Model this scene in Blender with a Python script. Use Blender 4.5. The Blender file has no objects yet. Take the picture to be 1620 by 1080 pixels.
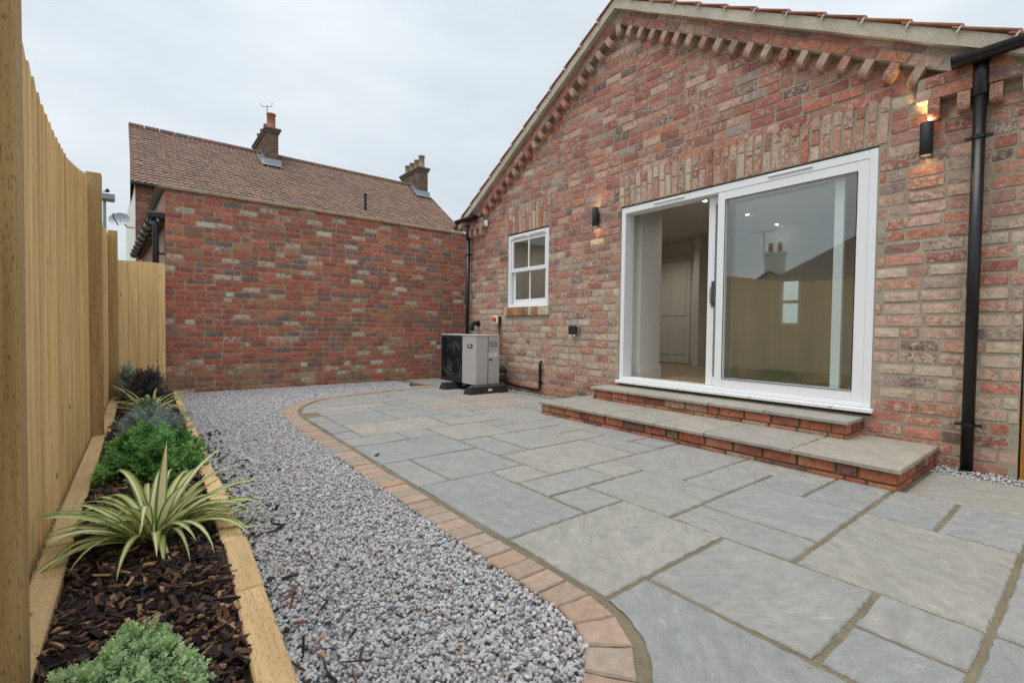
import bpy, math, random
import numpy as np
from mathutils import Vector, Matrix, Euler
rnd = random.Random(7)
sc = bpy.context.scene
col = sc.collection
R = math.radians

# ------------------------------------------------------------------ camera
F_PX, YAW, PITCH, ROLL = 748.23, 38.252, 1.478, 0.739
cam_d = bpy.data.cameras.new('camera'); cam = bpy.data.objects.new('camera', cam_d); col.objects.link(cam)
cam_d.sensor_width = 36.0; cam_d.lens = 36.0 * F_PX / 1620.0
cam_d.clip_start = 0.02; cam_d.clip_end = 2000
def cam_matrix():
    y, p, r = R(YAW), R(PITCH), R(ROLL)
    f = Vector((math.sin(y)*math.cos(p), math.cos(y)*math.cos(p), -math.sin(p)))
    ri = Vector((math.cos(y), -math.sin(y), 0)); u = ri.cross(f)
    r2 = ri*math.cos(r) + u*math.sin(r); u2 = -ri*math.sin(r) + u*math.cos(r)
    m = Matrix((r2, u2, -f)).transposed().to_4x4(); m.translation = (0, 0, 1.0); return m
cam.matrix_world = cam_matrix(); sc.camera = cam

# ------------------------------------------------------------------ world: overcast sky over Nishita
SUN_EL, SUN_AZ = 72.0, 285.0            # azimuth clockwise from +Y: behind and left of the camera
w = bpy.data.worlds.new('World'); sc.world = w; w.use_nodes = True
nt = w.node_tree; nt.nodes.clear()
def N(t, **k):
    n = nt.nodes.new(t)
    for a, b in k.items(): setattr(n, a, b)
    return n
sky = N('ShaderNodeTexSky', sky_type='NISHITA'); sky.sun_disc = False
sky.sun_elevation = R(SUN_EL); sky.sun_rotation = R(SUN_AZ)
tc = N('ShaderNodeTexCoord'); mp = N('ShaderNodeMapping'); mp.inputs['Scale'].default_value = (1.1, 1.1, 2.6)
nz = N('ShaderNodeTexNoise'); nz.inputs['Scale'].default_value = 1.9; nz.inputs['Detail'].default_value = 6; nz.inputs['Roughness'].default_value = .5
cr = N('ShaderNodeValToRGB')
cr.color_ramp.elements[0].position = .34; cr.color_ramp.elements[0].color = (3.8, 4.18, 4.46, 1)
cr.color_ramp.elements[1].position = .66; cr.color_ramp.elements[1].color = (4.95, 5.25, 5.4, 1)
sep = N('ShaderNodeSeparateXYZ')
el = N('ShaderNodeMapRange'); el.inputs['From Min'].default_value = 0; el.inputs['From Max'].default_value = 1
el.inputs['To Min'].default_value = 1.0; el.inputs['To Max'].default_value = 1.5      # overcast: brighter towards the zenith
mul = N('ShaderNodeVectorMath', operation='SCALE')
mx = N('ShaderNodeMix', data_type='RGBA'); mx.inputs[0].default_value = .9
bg = N('ShaderNodeBackground'); bg.inputs['Strength'].default_value = .1
out = N('ShaderNodeOutputWorld'); L = nt.links.new
L(tc.outputs['Generated'], mp.inputs[0]); L(mp.outputs[0], nz.inputs[0]); L(nz.outputs[0], cr.inputs[0])
L(tc.outputs['Generated'], sep.inputs[0]); L(sep.outputs[2], el.inputs[0])
L(cr.outputs[0], mul.inputs[0]); L(el.outputs[0], mul.inputs['Scale'])
L(sky.outputs[0], mx.inputs[6]); L(mul.outputs[0], mx.inputs[7]); L(mx.outputs[2], bg.inputs[0]); L(bg.outputs[0], out.inputs[0])

sun_d = bpy.data.lights.new('sun', 'SUN'); sun = bpy.data.objects.new('sun', sun_d); col.objects.link(sun)
sun_d.energy = 1.5; sun_d.angle = R(50); sun_d.color = (1, .97, .93)
a, e = R(SUN_AZ), R(SUN_EL)
sdir = Vector((math.sin(a)*math.cos(e), math.cos(a)*math.cos(e), math.sin(e)))
sun.rotation_euler = sdir.to_track_quat('Z', 'Y').to_euler(); sun.location = (-3, -3, 12)
sc.view_settings.view_transform = 'Standard'; sc.view_settings.look = 'None'
sc.view_settings.exposure = 0.66; sc.view_settings.gamma = 1; sc.view_settings.use_curve_mapping = False
sc.cycles.max_bounces = 6; sc.cycles.diffuse_bounces = 3; sc.cycles.glossy_bounces = 3; sc.cycles.transparent_max_bounces = 8
try:
    sc.cycles.use_denoising = True
except Exception: pass

# ------------------------------------------------------------------ materials
def lin(c):
    return tuple((v/255/12.92 if v/255 <= .04045 else ((v/255+.055)/1.055)**2.4) for v in c)
class Mat:
    """small node-graph helper"""
    def __init__(s, name, rough=.8, metal=0., spec=.5):
        s.m = bpy.data.materials.new(name); s.m.use_nodes = True; s.t = s.m.node_tree; s.t.nodes.clear()
        s.b = s.n('ShaderNodeBsdfPrincipled'); s.o = s.n('ShaderNodeOutputMaterial'); s.l(s.b.outputs[0], s.o.inputs[0])
        s.b.inputs['Roughness'].default_value = rough; s.b.inputs['Metallic'].default_value = metal
        s.b.inputs['Specular IOR Level'].default_value = spec; s.co = None
    def n(s, t, **k):
        x = s.t.nodes.new(t)
        for a, b in k.items(): setattr(x, a, b)
        return x
    def l(s, a, b): s.t.links.new(a, b)
    def pos(s, scale=(1, 1, 1), obj=False):
        g = s.n('ShaderNodeTexCoord').outputs['Object'] if obj else s.n('ShaderNodeNewGeometry').outputs['Position']
        m = s.n('ShaderNodeMapping'); m.inputs['Scale'].default_value = scale; s.l(g, m.inputs[0]); return m.outputs[0]
    def noise(s, sc_, detail=4, rough=.55, vec=None, scale=(1, 1, 1), dist=0.):
        x = s.n('ShaderNodeTexNoise'); x.inputs['Scale'].default_value = sc_; x.inputs['Detail'].default_value = detail
        x.inputs['Roughness'].default_value = rough; x.inputs['Distortion'].default_value = dist
        s.l(vec if vec is not None else s.pos(scale), x.inputs['Vector']); return x.outputs[0]
    def rng(s, v, a, b, c, d, smooth=False):
        x = s.n('ShaderNodeMapRange'); x.interpolation_type = 'SMOOTHSTEP' if smooth else 'LINEAR'
        s.l(v, x.inputs[0])
        for i, q in enumerate((a, b, c, d)):
            if hasattr(q, 'is_linked'): s.l(q, x.inputs[1+i])
            else: x.inputs[1+i].default_value = q
        return x.outputs[0]
    def mix(s, f, a, b, mode='MIX'):
        x = s.n('ShaderNodeMix', data_type='RGBA'); x.blend_type = mode
        for i, q in ((0, f), (6, a), (7, b)):
            if hasattr(q, 'is_linked'): s.l(q, x.inputs[i])
            elif i == 0: x.inputs[0].default_value = q
            else: x.inputs[i].default_value = (*q[:3], 1)
        return x.outputs[2]
    def math(s, op, a, b=0.):
        x = s.n('ShaderNodeMath', operation=op)
        for i, q in enumerate((a, b)):
            if hasattr(q, 'is_linked'): s.l(q, x.inputs[i])
            else: x.inputs[i].default_value = q
        return x.outputs[0]
    def scale(s, c, f):
        x = s.n('ShaderNodeVectorMath', operation='SCALE'); s.l(c, x.inputs[0])
        if hasattr(f, 'is_linked'): s.l(f, x.inputs['Scale'])
        else: x.inputs['Scale'].default_value = f
        return x.outputs[0]
    def base(s, c):
        if hasattr(c, 'is_linked'): s.l(c, s.b.inputs['Base Color'])
        else: s.b.inputs['Base Color'].default_value = (*c[:3], 1)
        return s
    def bump(s, h, d=.003, st=.6):
        x = s.n('ShaderNodeBump'); x.inputs['Distance'].default_value = d; x.inputs['Strength'].default_value = st
        s.l(h, x.inputs['Height']); s.l(x.outputs[0], s.b.inputs['Normal']); return s
    def oinfo(s): return s.n('ShaderNodeObjectInfo')
    def attr(s, name='col'): return s.n('ShaderNodeAttribute', attribute_name=name)

def plain(name, c, rough=.5, metal=0., var=.06, nsc=30, bump=0., spec=.5):
    m = Mat(name, rough, metal, spec); v = m.noise(nsc, 4)
    m.base(m.scale(m.mix(0., lin(c), lin(c)), m.rng(v, .3, .7, 1-var, 1+var)))
    if bump: m.bump(v, bump)
    return m.m

def brick_mat(name, src, smear_c=(212, 196, 176), bloom=.22):
    """fired-clay brick: colour per brick, mottled, smeared with lime where its alpha says so"""
    m = Mat(name, .92, spec=.2)
    if src == 'obj': i = m.oinfo(); c, al = i.outputs['Color'], i.outputs['Alpha']
    else: i = m.attr(); c, al = i.outputs['Color'], i.outputs['Alpha']
    p = m.pos()
    n1 = m.noise(22, 4, .65, p); n2 = m.noise(30, 5, .75, p, dist=.4); n3 = m.noise(120, 2, .6, p); n4 = m.noise(9, 3, .6, p)
    c1 = m.scale(c, m.rng(n1, .28, .72, .72, 1.24))
    n8 = m.noise(26, 4, .7, m.pos((1., 1., 1.7))); c1 = m.mix(m.rng(n8, .54, .66, 0., .6, True), c1, m.scale(c1, .55)); c1 = m.mix(m.rng(n4, .56, .68, 0., .4, True), c1, lin((104, 74, 66)))
    edge = m.rng(al, 0., 1., .70, .40)
    fac = m.rng(n2, edge, m.math('ADD', edge, .09), 0., .86, True)
    sm = m.mix(m.rng(n3, .35, .7, 0., 1.), lin(smear_c), lin((172, 154, 138)))
    c2 = m.mix(fac, c1, sm)
    c2 = m.mix(m.rng(n3, .68, .74, 0., .7), c2, lin((58, 48, 44)))
    n6 = m.noise(2.6, 5, .65, p, dist=.5); n7 = m.noise(1., 4, .6, m.pos((5., 5., .8)))
    c2 = m.mix(m.rng(n6, .50, .66, 0., bloom, True), c2, lin((194, 174, 156)))
    c2 = m.mix(m.rng(n7, .56, .72, 0., .32, True), c2, lin((92, 78, 66)))
    m.base(c2).bump(m.math('ADD', m.math('MULTIPLY', n2, 1.2), n3), .005, .8)
    return m.m

def mortar_mat(name, c, c2, moss=None):
    m = Mat(name, .95, spec=.15); p = m.pos(); n1 = m.noise(4, 6, .6, p); n2 = m.noise(90, 4, .6, p)
    k = m.mix(m.rng(n1, .35, .65, 0., 1.), lin(c), lin(c2)); k = m.scale(k, m.rng(n2, .3, .7, .8, 1.15))
    if moss:
        n3 = m.noise(6, 6, .7, p); k = m.mix(m.rng(n3, .5, .62, 0., .75), k, lin(moss))
    m.base(k).bump(n2, .004, .7); return m.m

def wood_mat(name, c, dark, axis, rough=.75, incised=False, sc_=1.):
    """pressure-treated softwood with grain along an axis"""
    m = Mat(name, rough, spec=.25); i = m.oinfo()
    s = [70*sc_, 70*sc_, 70*sc_]; s[axis] = 2.2*sc_
    mp = m.n('ShaderNodeMapping'); mp.inputs['Scale'].default_value = s
    ad = m.n('ShaderNodeVectorMath', operation='ADD'); g = m.n('ShaderNodeNewGeometry')
    cb = m.n('ShaderNodeCombineXYZ'); rr = m.math('MULTIPLY', i.outputs['Random'], 7.3)
    m.l(rr, cb.inputs[0]); m.l(rr, cb.inputs[1]); m.l(rr, cb.inputs[2])
    m.l(g.outputs['Position'], ad.inputs[0]); m.l(cb.outputs[0], ad.inputs[1]); m.l(ad.outputs[0], mp.inputs[0])
    n1 = m.noise(1., 5, .6, mp.outputs[0], dist=.6)
    s2 = [9, 9, 9]; s2[axis] = .9
    mp2 = m.n('ShaderNodeMapping'); mp2.inputs['Scale'].default_value = s2; m.l(ad.outputs[0], mp2.inputs[0])
    n2 = m.noise(1., 4, .55, mp2.outputs[0], dist=.8)
    k = m.mix(m.rng(n1, .3, .72, 0., 1.), lin(c), lin(dark))
    k = m.mix(m.rng(n2, .35, .7, 0., .55), k, lin([min(255, v*1.12) for v in c]))
    s4 = [7, 7, 7]; s4[axis] = 4.
    mp4 = m.n('ShaderNodeMapping'); mp4.inputs['Scale'].default_value = s4; m.l(ad.outputs[0], mp4.inputs[0])
    vk = m.n('ShaderNodeTexVoronoi'); vk.inputs['Scale'].default_value = 1.; m.l(mp4.outputs[0], vk.inputs['Vector'])
    k = m.mix(m.rng(vk.outputs['Distance'], .03, .10, .7, 0., True), k, lin((116, 80, 48)))
    k = m.scale(k, m.rng(i.outputs['Random'], 0., 1., .88, 1.12))
    h = n1
    if incised:                                    # preservative incisions: short dashes along the grain
        s5 = [330, 330, 330]; s5[axis] = 42
        mp5 = m.n('ShaderNodeMapping'); mp5.inputs['Scale'].default_value = s5; m.l(g.outputs['Position'], mp5.inputs[0])
        n5 = m.noise(1., 1, .4, mp5.outputs[0])
        k = m.mix(m.rng(n5, .60, .68, 0., .5), k, lin([v*.5 for v in dark]))
    m.base(k).bump(h, .002, .5); return m.m

def attr_mat(name, rough=.8, var=.25, nsc=60, bump=.002, spec=.3, trans=0.):
    m = Mat(name, rough, spec=spec); i = m.attr(); n = m.noise(nsc, 4)
    m.base(m.scale(i.outputs['Color'], m.rng(n, .3, .7, 1-var, 1+var)))
    if bump: m.bump(n, bump)
    if trans:
        tr = m.n('ShaderNodeBsdfTranslucent'); m.l(m.scale(i.outputs['Color'], 1.1), tr.inputs[0])
        ms = m.n('ShaderNodeMixShader'); ms.inputs[0].default_value = trans
        m.l(m.b.outputs[0], ms.inputs[1]); m.l(tr.outputs[0], ms.inputs[2]); m.l(ms.outputs[0], m.o.inputs[0])
    return m.m

def slab_mat(name):
    """riven sandstone: broad sweeping bands, each slab turned its own way"""
    m = Mat(name, .55, spec=.35); i = m.oinfo(); rd = i.outputs['Random']
    g = m.n('ShaderNodeNewGeometry'); ad = m.n('ShaderNodeVectorMath', operation='ADD'); cb = m.n('ShaderNodeCombineXYZ')
    for q in range(3): m.l(m.math('MULTIPLY', rd, 13.7+q*5), cb.inputs[q])
    m.l(g.outputs['Position'], ad.inputs[0]); m.l(cb.outputs[0], ad.inputs[1])
    vr = m.n('ShaderNodeVectorRotate', rotation_type='Z_AXIS'); m.l(ad.outputs[0], vr.inputs['Vector']); m.l(m.math('MULTIPLY', rd, 41.), vr.inputs['Angle']); p = vr.outputs[0]
    mp = m.n('ShaderNodeMapping'); mp.inputs['Scale'].default_value = (1.3, 2.8, 1); m.l(p, mp.inputs[0])
    n1 = m.noise(1.7, 7, .66, mp.outputs[0], dist=.9); n2 = m.noise(16, 4, .65, p); n3 = m.noise(2.4, 4, .6, p); n5 = m.noise(170, 2, .6, p)
    mpv = m.n('ShaderNodeMapping'); mpv.inputs['Scale'].default_value = (7, 17, 7); m.l(p, mpv.inputs[0])
    v = m.noise(1.2, 6, .72, mpv.outputs[0], dist=.8)
    c = m.mix(m.rng(n1, .36, .68, 0., .42, True), i.outputs['Color'], lin((128, 130, 130)))
    c = m.mix(m.rng(n3, .46, .74, 0., .4, True), c, lin((156, 153, 144)))
    c = m.mix(m.rng(v, .57, .66, 0., .34, True), c, lin((182, 181, 175)))
    c = m.mix(m.rng(v, .32, .42, .34, 0., True), c, lin((108, 110, 112)))
    n9 = m.noise(5, 6, .7, p); c = m.mix(m.rng(n9, .62, .74, 0., .45, True), c, lin((126, 118, 96)))
    c = m.scale(c, m.rng(n2, .3, .7, .92, 1.08)); c = m.scale(c, m.rng(n5, .3, .7, .94, 1.06))
    m.base(c); m.l(m.rng(n2, .3, .7, .40, .68), m.b.inputs['Roughness'])
    m.bump(m.math('ADD', m.math('MULTIPLY', n1, 1.6), m.math('MULTIPLY', v, 1.1)), .014, .8); return m.m

def glass_mat(name, ior=2.6, tint=(.93, .96, .95)):
    m = Mat(name); t = m.n('ShaderNodeBsdfTransparent'); t.inputs[0].default_value = (*tint, 1)
    g = m.n('ShaderNodeBsdfGlossy'); g.inputs['Roughness'].default_value = 0.0
    f = m.n('ShaderNodeFresnel'); f.inputs[0].default_value = ior; ms = m.n('ShaderNodeMixShader')
    bf = m.n('ShaderNodeNewGeometry').outputs['Backfacing']; m.l(m.math('MULTIPLY', f.outputs[0], m.math('SUBTRACT', 1., bf)), ms.inputs[0]); m.l(t.outputs[0], ms.inputs[1]); m.l(g.outputs[0], ms.inputs[2]); m.l(ms.outputs[0], m.o.inputs[0])
    return m.m

def emit_mat(name, c, s):
    m = Mat(name); e_ = m.n('ShaderNodeEmission'); e_.inputs[0].default_value = (*c, 1); e_.inputs[1].default_value = s
    m.l(e_.outputs[0], m.o.inputs[0]); return m.m

M = dict(
 brick=brick_mat('reclaimed_brick', 'obj'), brick_s=brick_mat('reclaimed_brick_mass', 'attr'),
 wbrick=brick_mat('old_wall_brick', 'obj', (222, 216, 202), .16), wbrick_s=brick_mat('old_wall_brick_mass', 'attr', (222, 216, 202), .16),
 mortar=mortar_mat('sand_mortar', (176, 166, 148), (156, 146, 130)),
 wmortar=mortar_mat('old_mortar', (182, 164, 138), (160, 144, 118), (136, 128, 96)),
 smortar=mortar_mat('step_mortar', (112, 100, 76), (92, 88, 60), (72, 74, 40)),
 joint=mortar_mat('patio_joint', (128, 118, 98), (108, 101, 84)),
 cement=mortar_mat('verge_cement', (204, 196, 180), (182, 174, 157)),
 slab=slab_mat('sandstone'),
 paver=None,
 white=plain('white_upvc', (236, 238, 240), .25, var=.01), white_p=plain('white_paint', (214, 212, 206), .6, var=.02),
 grey_p=plain('interior_paint', (208, 206, 200), .8, var=.02),
 black=plain('black_plastic', (22, 22, 24), .35, var=.1), blackm=plain('black_matt', (34, 35, 38), .6, var=.1),
 rubber=plain('black_rubber', (36, 36, 38), .85, var=.2, bump=.003),
 glass=glass_mat('glass'), glass_w=glass_mat('window_glass', 2.0),
 fence=wood_mat('fence_timber', (238, 206, 154), (204, 166, 112), 2), fencep=wood_mat('fence_post_timber', (186, 158, 112), (152, 122, 78), 2, incised=True),
 sleeper=wood_mat('sleeper_timber', (208, 180, 136), (180, 150, 106), 1, incised=True),
 gate=wood_mat('gate_timber', (176, 120, 56), (140, 88, 36), 2),
 hp=plain('heat_pump_casing', (184, 182, 179), .45, var=.02), hpd=plain('heat_pump_grille', (40, 41, 45), .5, var=.05),
 stone=attr_mat('gravel_stone', .8, .12, 200, .001), bark=attr_mat('bark_chip', .8, .35, 60, .004, .4),
 leaf=attr_mat('leaf', .45, .12, 80, 0., .4, .25),
 soil=plain('soil', (44, 34, 28), .95, var=.3, bump=.01), gbed=plain('gravel_bed', (138, 138, 140), .95, var=.3, nsc=90, bump=.01),
 ground=plain('ground', (98, 92, 74), .95, var=.25, nsc=2.),
 steel=plain('galvanised_steel', (150, 154, 156), .4, .6, .05), lead=plain('lead_flashing', (150, 155, 160), .5, .3, .12),
 pot=plain('clay_pot', (160, 108, 82), .9, var=.25), oldpot=plain('weathered_pot', (150, 132, 108), .9, var=.3), sootcap=plain('sooty_brick', (112, 98, 88), .95, var=.25), render=plain('white_render', (222, 220, 212), .9, var=.04),
 stem=plain('stem', (86, 66, 44), .9, var=.2), lampglow=emit_mat('lamp_glow', (1., .72, .34), 22.), spotglow=emit_mat('downlight_glow', (1., .93, .8), 16.),
 clip=plain('tile_clip_metal', (206, 204, 200), .4, var=.05), screed=plain('sticker_white', (230, 230, 232), .5, var=.02), orange=plain('isolator_red', (220, 70, 30), .4, var=.02), cream=plain('isolator_body', (226, 222, 200), .5, var=.02),
 slate=None, floor=None, sidewall=mortar_mat('washed_brick', (176, 134, 122), (150, 112, 102), (190, 178, 164)))
_m = Mat('paver_clay', .85, spec=.2); _i = _m.oinfo(); _n = _m.noise(30, 5); _n2 = _m.noise(160, 3)
_m.base(_m.scale(_m.scale(_i.outputs['Color'], _m.rng(_n, .3, .7, .85, 1.13)), _m.rng(_n2, .3, .7, .9, 1.1))).bump(_n2, .003, .5); M['paver'] = _m.m
def roof_mat(name, c1, c2, c3):
    m = Mat(name, .9, spec=.2); i = m.attr(); n = m.noise(1.2, 5); n2 = m.noise(25, 4); n3 = m.noise(1.0, 8, .7)
    c = m.scale(i.outputs['Color'], m.rng(n2, .3, .7, .9, 1.1)); c = m.mix(m.rng(n, .45, .7, 0., .5), c, lin(c2))
    c = m.mix(m.rng(n3, .62, .68, 0., .8), c, lin(c3)); m.base(c).bump(n2, .01, .5); return m.m
M['slate'] = roof_mat('old_pantile', (120, 90, 78), (112, 92, 84), (96, 98, 52))
_m = Mat('oak_floor', .4); _g = _m.pos((1, 6, 1)); _n = _m.noise(2., 4, .6, _g); _m.base(_m.mix(_m.rng(_n, .3, .7, 0., 1.), lin((172, 152, 128)), lin((144, 122, 98)))); M['floor'] = _m.m

# ------------------------------------------------------------------ mesh helpers
class MB:
    def __init__(s): s.v = []; s.f = []; s.c = []
    def add(s, vs, fs, c=None):
        o = len(s.v); s.v += [tuple(x) for x in vs]; s.f += [tuple(i+o for i in q) for q in fs]
        if c is not None: s.c += [c]*len(fs)
        return s
    def box(s, x0, x1, y0, y1, z0, z1, c=None, m=None):
        v = [Vector((x, y, z)) for z in (z0, z1) for y in (y0, y1) for x in (x0, x1)]
        if m is not None: v = [m @ q for q in v]
        return s.add(v, [(0, 2, 3, 1), (4, 5, 7, 6), (0, 1, 5, 4), (2, 6, 7, 3), (0, 4, 6, 2), (1, 3, 7, 5)], c)
    def bbox(s, x0, x1, y0, y1, z0, z1, b=.004, c=None, m=None):
        """box with chamfered edges"""
        vs = []; X = (x0, x1); Y = (y0, y1); Z = (z0, z1); sg = (1, -1); idx = {}
        for i in (0, 1):
            for j in (0, 1):
                for k in (0, 1):
                    x, y, z = X[i], Y[j], Z[k]; dx, dy, dz = sg[i]*b, sg[j]*b, sg[k]*b
                    for a_, p in enumerate(((x, y+dy, z+dz), (x+dx, y, z+dz), (x+dx, y+dy, z))):
                        idx[(i, j, k, a_)] = len(vs); vs.append(Vector(p) if m is None else m @ Vector(p))
        g = lambda i, j, k, a_: idx[(i, j, k, a_)]
        fs = [(g(0,0,0,0), g(0,0,1,0), g(0,1,1,0), g(0,1,0,0)), (g(1,0,0,0), g(1,1,0,0), g(1,1,1,0), g(1,0,1,0)),
              (g(0,0,0,1), g(1,0,0,1), g(1,0,1,1), g(0,0,1,1)), (g(0,1,0,1), g(0,1,1,1), g(1,1,1,1), g(1,1,0,1)),
              (g(0,0,0,2), g(0,1,0,2), g(1,1,0,2), g(1,0,0,2)), (g(0,0,1,2), g(1,0,1,2), g(1,1,1,2), g(0,1,1,2))]
        for j in (0, 1):
            for k in (0, 1): fs.append((g(0,j,k,1), g(1,j,k,1), g(1,j,k,2), g(0,j,k,2)))
        for i in (0, 1):
            for k in (0, 1): fs.append((g(i,0,k,0), g(i,1,k,0), g(i,1,k,2), g(i,0,k,2)))
            for j in (0, 1): fs.append((g(i,j,0,0), g(i,j,1,0), g(i,j,1,1), g(i,j,0,1)))
        for i in (0, 1):
            for j in (0, 1):
                for k in (0, 1): fs.append((g(i,j,k,0), g(i,j,k,1), g(i,j,k,2)))
        return s.add(vs, fs, c)
    def prism(s, poly, z0, z1, axis=2, c=None, cap=True):
        """polygon (2-D) extruded along an axis: axis 2 -> (x,y), axis 0 -> (y,z), axis 1 -> (x,z)"""
        n = len(poly); P = (lambda p, h: (p[0], p[1], h)) if axis == 2 else ((lambda p, h: (h, p[0], p[1])) if axis == 0 else (lambda p, h: (p[0], h, p[1])))
        vs = [P(p, z0) for p in poly] + [P(p, z1) for p in poly]
        fs = [(i, (i+1) % n, n+(i+1) % n, n+i) for i in range(n)]
        if cap: fs += [tuple(range(n-1, -1, -1)), tuple(range(n, 2*n))]
        return s.add(vs, fs, c)
    def tube(s, path, r, n=10, c=None, cap=True):
        path = [Vector(p) for p in path]; rr = r if isinstance(r, (list, tuple)) else [r]*len(path); vs = []; up = None
        for i, p in enumerate(path):
            d = (path[min(i+1, len(path)-1)] - path[max(i-1, 0)]).normalized()
            if up is None: up = d.orthogonal().normalized()
            up = (up - d*up.dot(d)).normalized(); q = d.cross(up)
            for k in range(n):
                t = 2*math.pi*k/n; vs.append(p + (up*math.cos(t) + q*math.sin(t))*rr[i])
        fs = [(i*n+k, i*n+(k+1) % n, (i+1)*n+(k+1) % n, (i+1)*n+k) for i in range(len(path)-1) for k in range(n)]
        if cap: fs += [tuple(range(n-1, -1, -1)), tuple(range((len(path)-1)*n, len(path)*n))]
        return s.add(vs, fs, c)
    def lathe(s, prof, o=(0, 0, 0), n=16, c=None):
        o = Vector(o); return s.tube([o+Vector((0, 0, z)) for r_, z in prof], [r_ for r_, z in prof], n, c)
    def mesh(s, name, mat, smooth=False):
        me = bpy.data.meshes.new(name); me.from_pydata([tuple(v) for v in s.v], [], s.f); me.materials.append(mat)
        if s.c:
            at = me.attributes.new('col', 'FLOAT_COLOR', 'FACE'); at.data.foreach_set('color', np.array([(*q, 1.)[:4] for q in s.c], 'f').ravel())
        if smooth: me.polygons.foreach_set('use_smooth', [True]*len(me.polygons))
        me.update(); return me
    def build(s, name, mat, parent=None, smooth=False): return link(name, s.mesh(name, mat, smooth), parent)

WL = {}
def link(name, data, parent=None, loc=(0, 0, 0)):
    o = bpy.data.objects.new(name, data); col.objects.link(o); loc = Vector(loc); WL[o] = loc.copy()
    if parent is not None: o.parent = parent; o.location = loc - WL[parent]
    else: o.location = loc
    return o
def tag(o, label=None, cat=None, group=None, kind=None):
    for k, v in (('label', label), ('category', cat), ('group', group), ('kind', kind)):
        if v: o[k] = v
    return o
def thing(name, loc, label, cat, group=None): return tag(link(name, None, None, loc), label, cat, group)

def np_mesh(name, V, Fs, mat, cols=None, smooth=False):
    """big triangle meshes from numpy arrays; cols per face"""
    me = bpy.data.meshes.new(name); me.vertices.add(len(V)); me.vertices.foreach_set('co', np.asarray(V, 'f').ravel())
    k = Fs.shape[1]; me.loops.add(Fs.size); me.loops.foreach_set('vertex_index', Fs.astype('i').ravel())
    me.polygons.add(len(Fs)); me.polygons.foreach_set('loop_start', np.arange(0, Fs.size, k, dtype='i'))
    if cols is not None:
        at = me.attributes.new('col', 'FLOAT_COLOR', 'FACE'); c4 = np.ones((len(Fs), 4), 'f'); c4[:, :cols.shape[1]] = cols; at.data.foreach_set('color', c4.ravel())
    me.polygons.foreach_set('use_smooth', [smooth]*len(Fs)); me.materials.append(mat); me.update(); me.validate(); return me

def clip_rect(poly, x0, x1, y0, y1):
    def cut(P, ax, v, keep_less):
        o = []
        for i in range(len(P)):
            a_, b_ = P[i], P[(i+1) % len(P)]; ia = (a_[ax] <= v) == keep_less; ib = (b_[ax] <= v) == keep_less
            if ia: o.append(a_)
            if ia != ib:
                t = (v-a_[ax])/(b_[ax]-a_[ax]); q = [a_[0]+t*(b_[0]-a_[0]), a_[1]+t*(b_[1]-a_[1])]; q[ax] = v; o.append(tuple(q))
        return o
    for ax, v, k in ((0, x0, False), (0, x1, True), (1, y0, False), (1, y1, True)):
        poly = cut(poly, ax, v, k)
        if len(poly) < 3: return []
    return poly
def area(P): return .5*sum(P[i][0]*P[(i+1) % len(P)][1]-P[(i+1) % len(P)][0]*P[i][1] for i in range(len(P)))
def inside(P, X, Y):
    r_ = np.zeros(len(X), bool); n = len(P)
    for i in range(n):
        (x1, y1), (x2, y2) = P[i], P[(i+1) % n]
        if y1 == y2: continue
        r_ ^= ((y1 > Y) != (y2 > Y)) & (X < (x2-x1)*(Y-y1)/(y2-y1)+x1)
    return r_
def spline(P, n=6):
    o = []
    for i in range(len(P)-1):
        p0, p1, p2, p3 = P[max(i-1, 0)], P[i], P[i+1], P[min(i+2, len(P)-1)]
        for k in range(n):
            t = k/n; o.append(tuple(.5*(2*p1[a_]+(p2[a_]-p0[a_])*t+(2*p0[a_]-5*p1[a_]+4*p2[a_]-p3[a_])*t*t+(3*p1[a_]-p0[a_]-3*p2[a_]+p3[a_])*t**3) for a_ in (0, 1)))
    return o+[tuple(P[-1])]
def resample(P, step):
    P = [Vector((*p, 0)) for p in P]; o = [P[0]]; acc = 0
    for a_, b_ in zip(P, P[1:]):
        d = (b_-a_).length; t = step-acc
        while t <= d: o.append(a_.lerp(b_, t/d)); t += step
        acc = (acc+d) % step
    return [(p.x, p.y) for p in o]

# ------------------------------------------------------------------ bricks
def brick_variant(seed, nx=4, nz=2, rough=.05):
    """unit brick: front at x=0 (face towards -x), depth 1, length y in -.5..5, height z in -.5...5"""
    r_ = random.Random(seed); vs = []; fs = []
    for j in range(nz+1):
        for i in range(nx+1):
            y = i/nx-.5; z = j/nz-.5; b = i in (0, nx) or j in (0, nz); cn = i in (0, nx) and j in (0, nz)
            vs.append((r_.uniform(.015, .06) + (.03 if cn else 0) if b else r_.uniform(-.05, .05),
                       y*(1-(r_.uniform(0, .018) if i in (0, nx) else 0)) + (0 if i in (0, nx) else r_.uniform(-.03, .03)),
                       z*(1-(r_.uniform(0, .085) + (.03 if cn else 0) if j in (0, nz) else 0)) + (0 if b else r_.uniform(-.1, .1))))
    q = lambda i, j: j*(nx+1)+i
    for j in range(nz):
        for i in range(nx): fs.append((q(i, j), q(i, j+1), q(i+1, j+1), q(i+1, j)))
    ring = [q(i, 0) for i in range(nx+1)] + [q(nx, j) for j in range(1, nz+1)] + [q(i, nz) for i in range(nx-1, -1, -1)] + [q(0, j) for j in range(nz-1, 0, -1)]
    o = len(vs); vs += [(1., vs[k][1], vs[k][2]) for k in ring]; n = len(ring)
    for k in range(n): fs.append((ring[k], ring[(k+1) % n], o+(k+1) % n, o+k))
    return np.array(vs), fs
BV = [brick_variant(s) for s in range(14)]; BH = [brick_variant(100+s, 2, 2) for s in range(8)]
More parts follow.
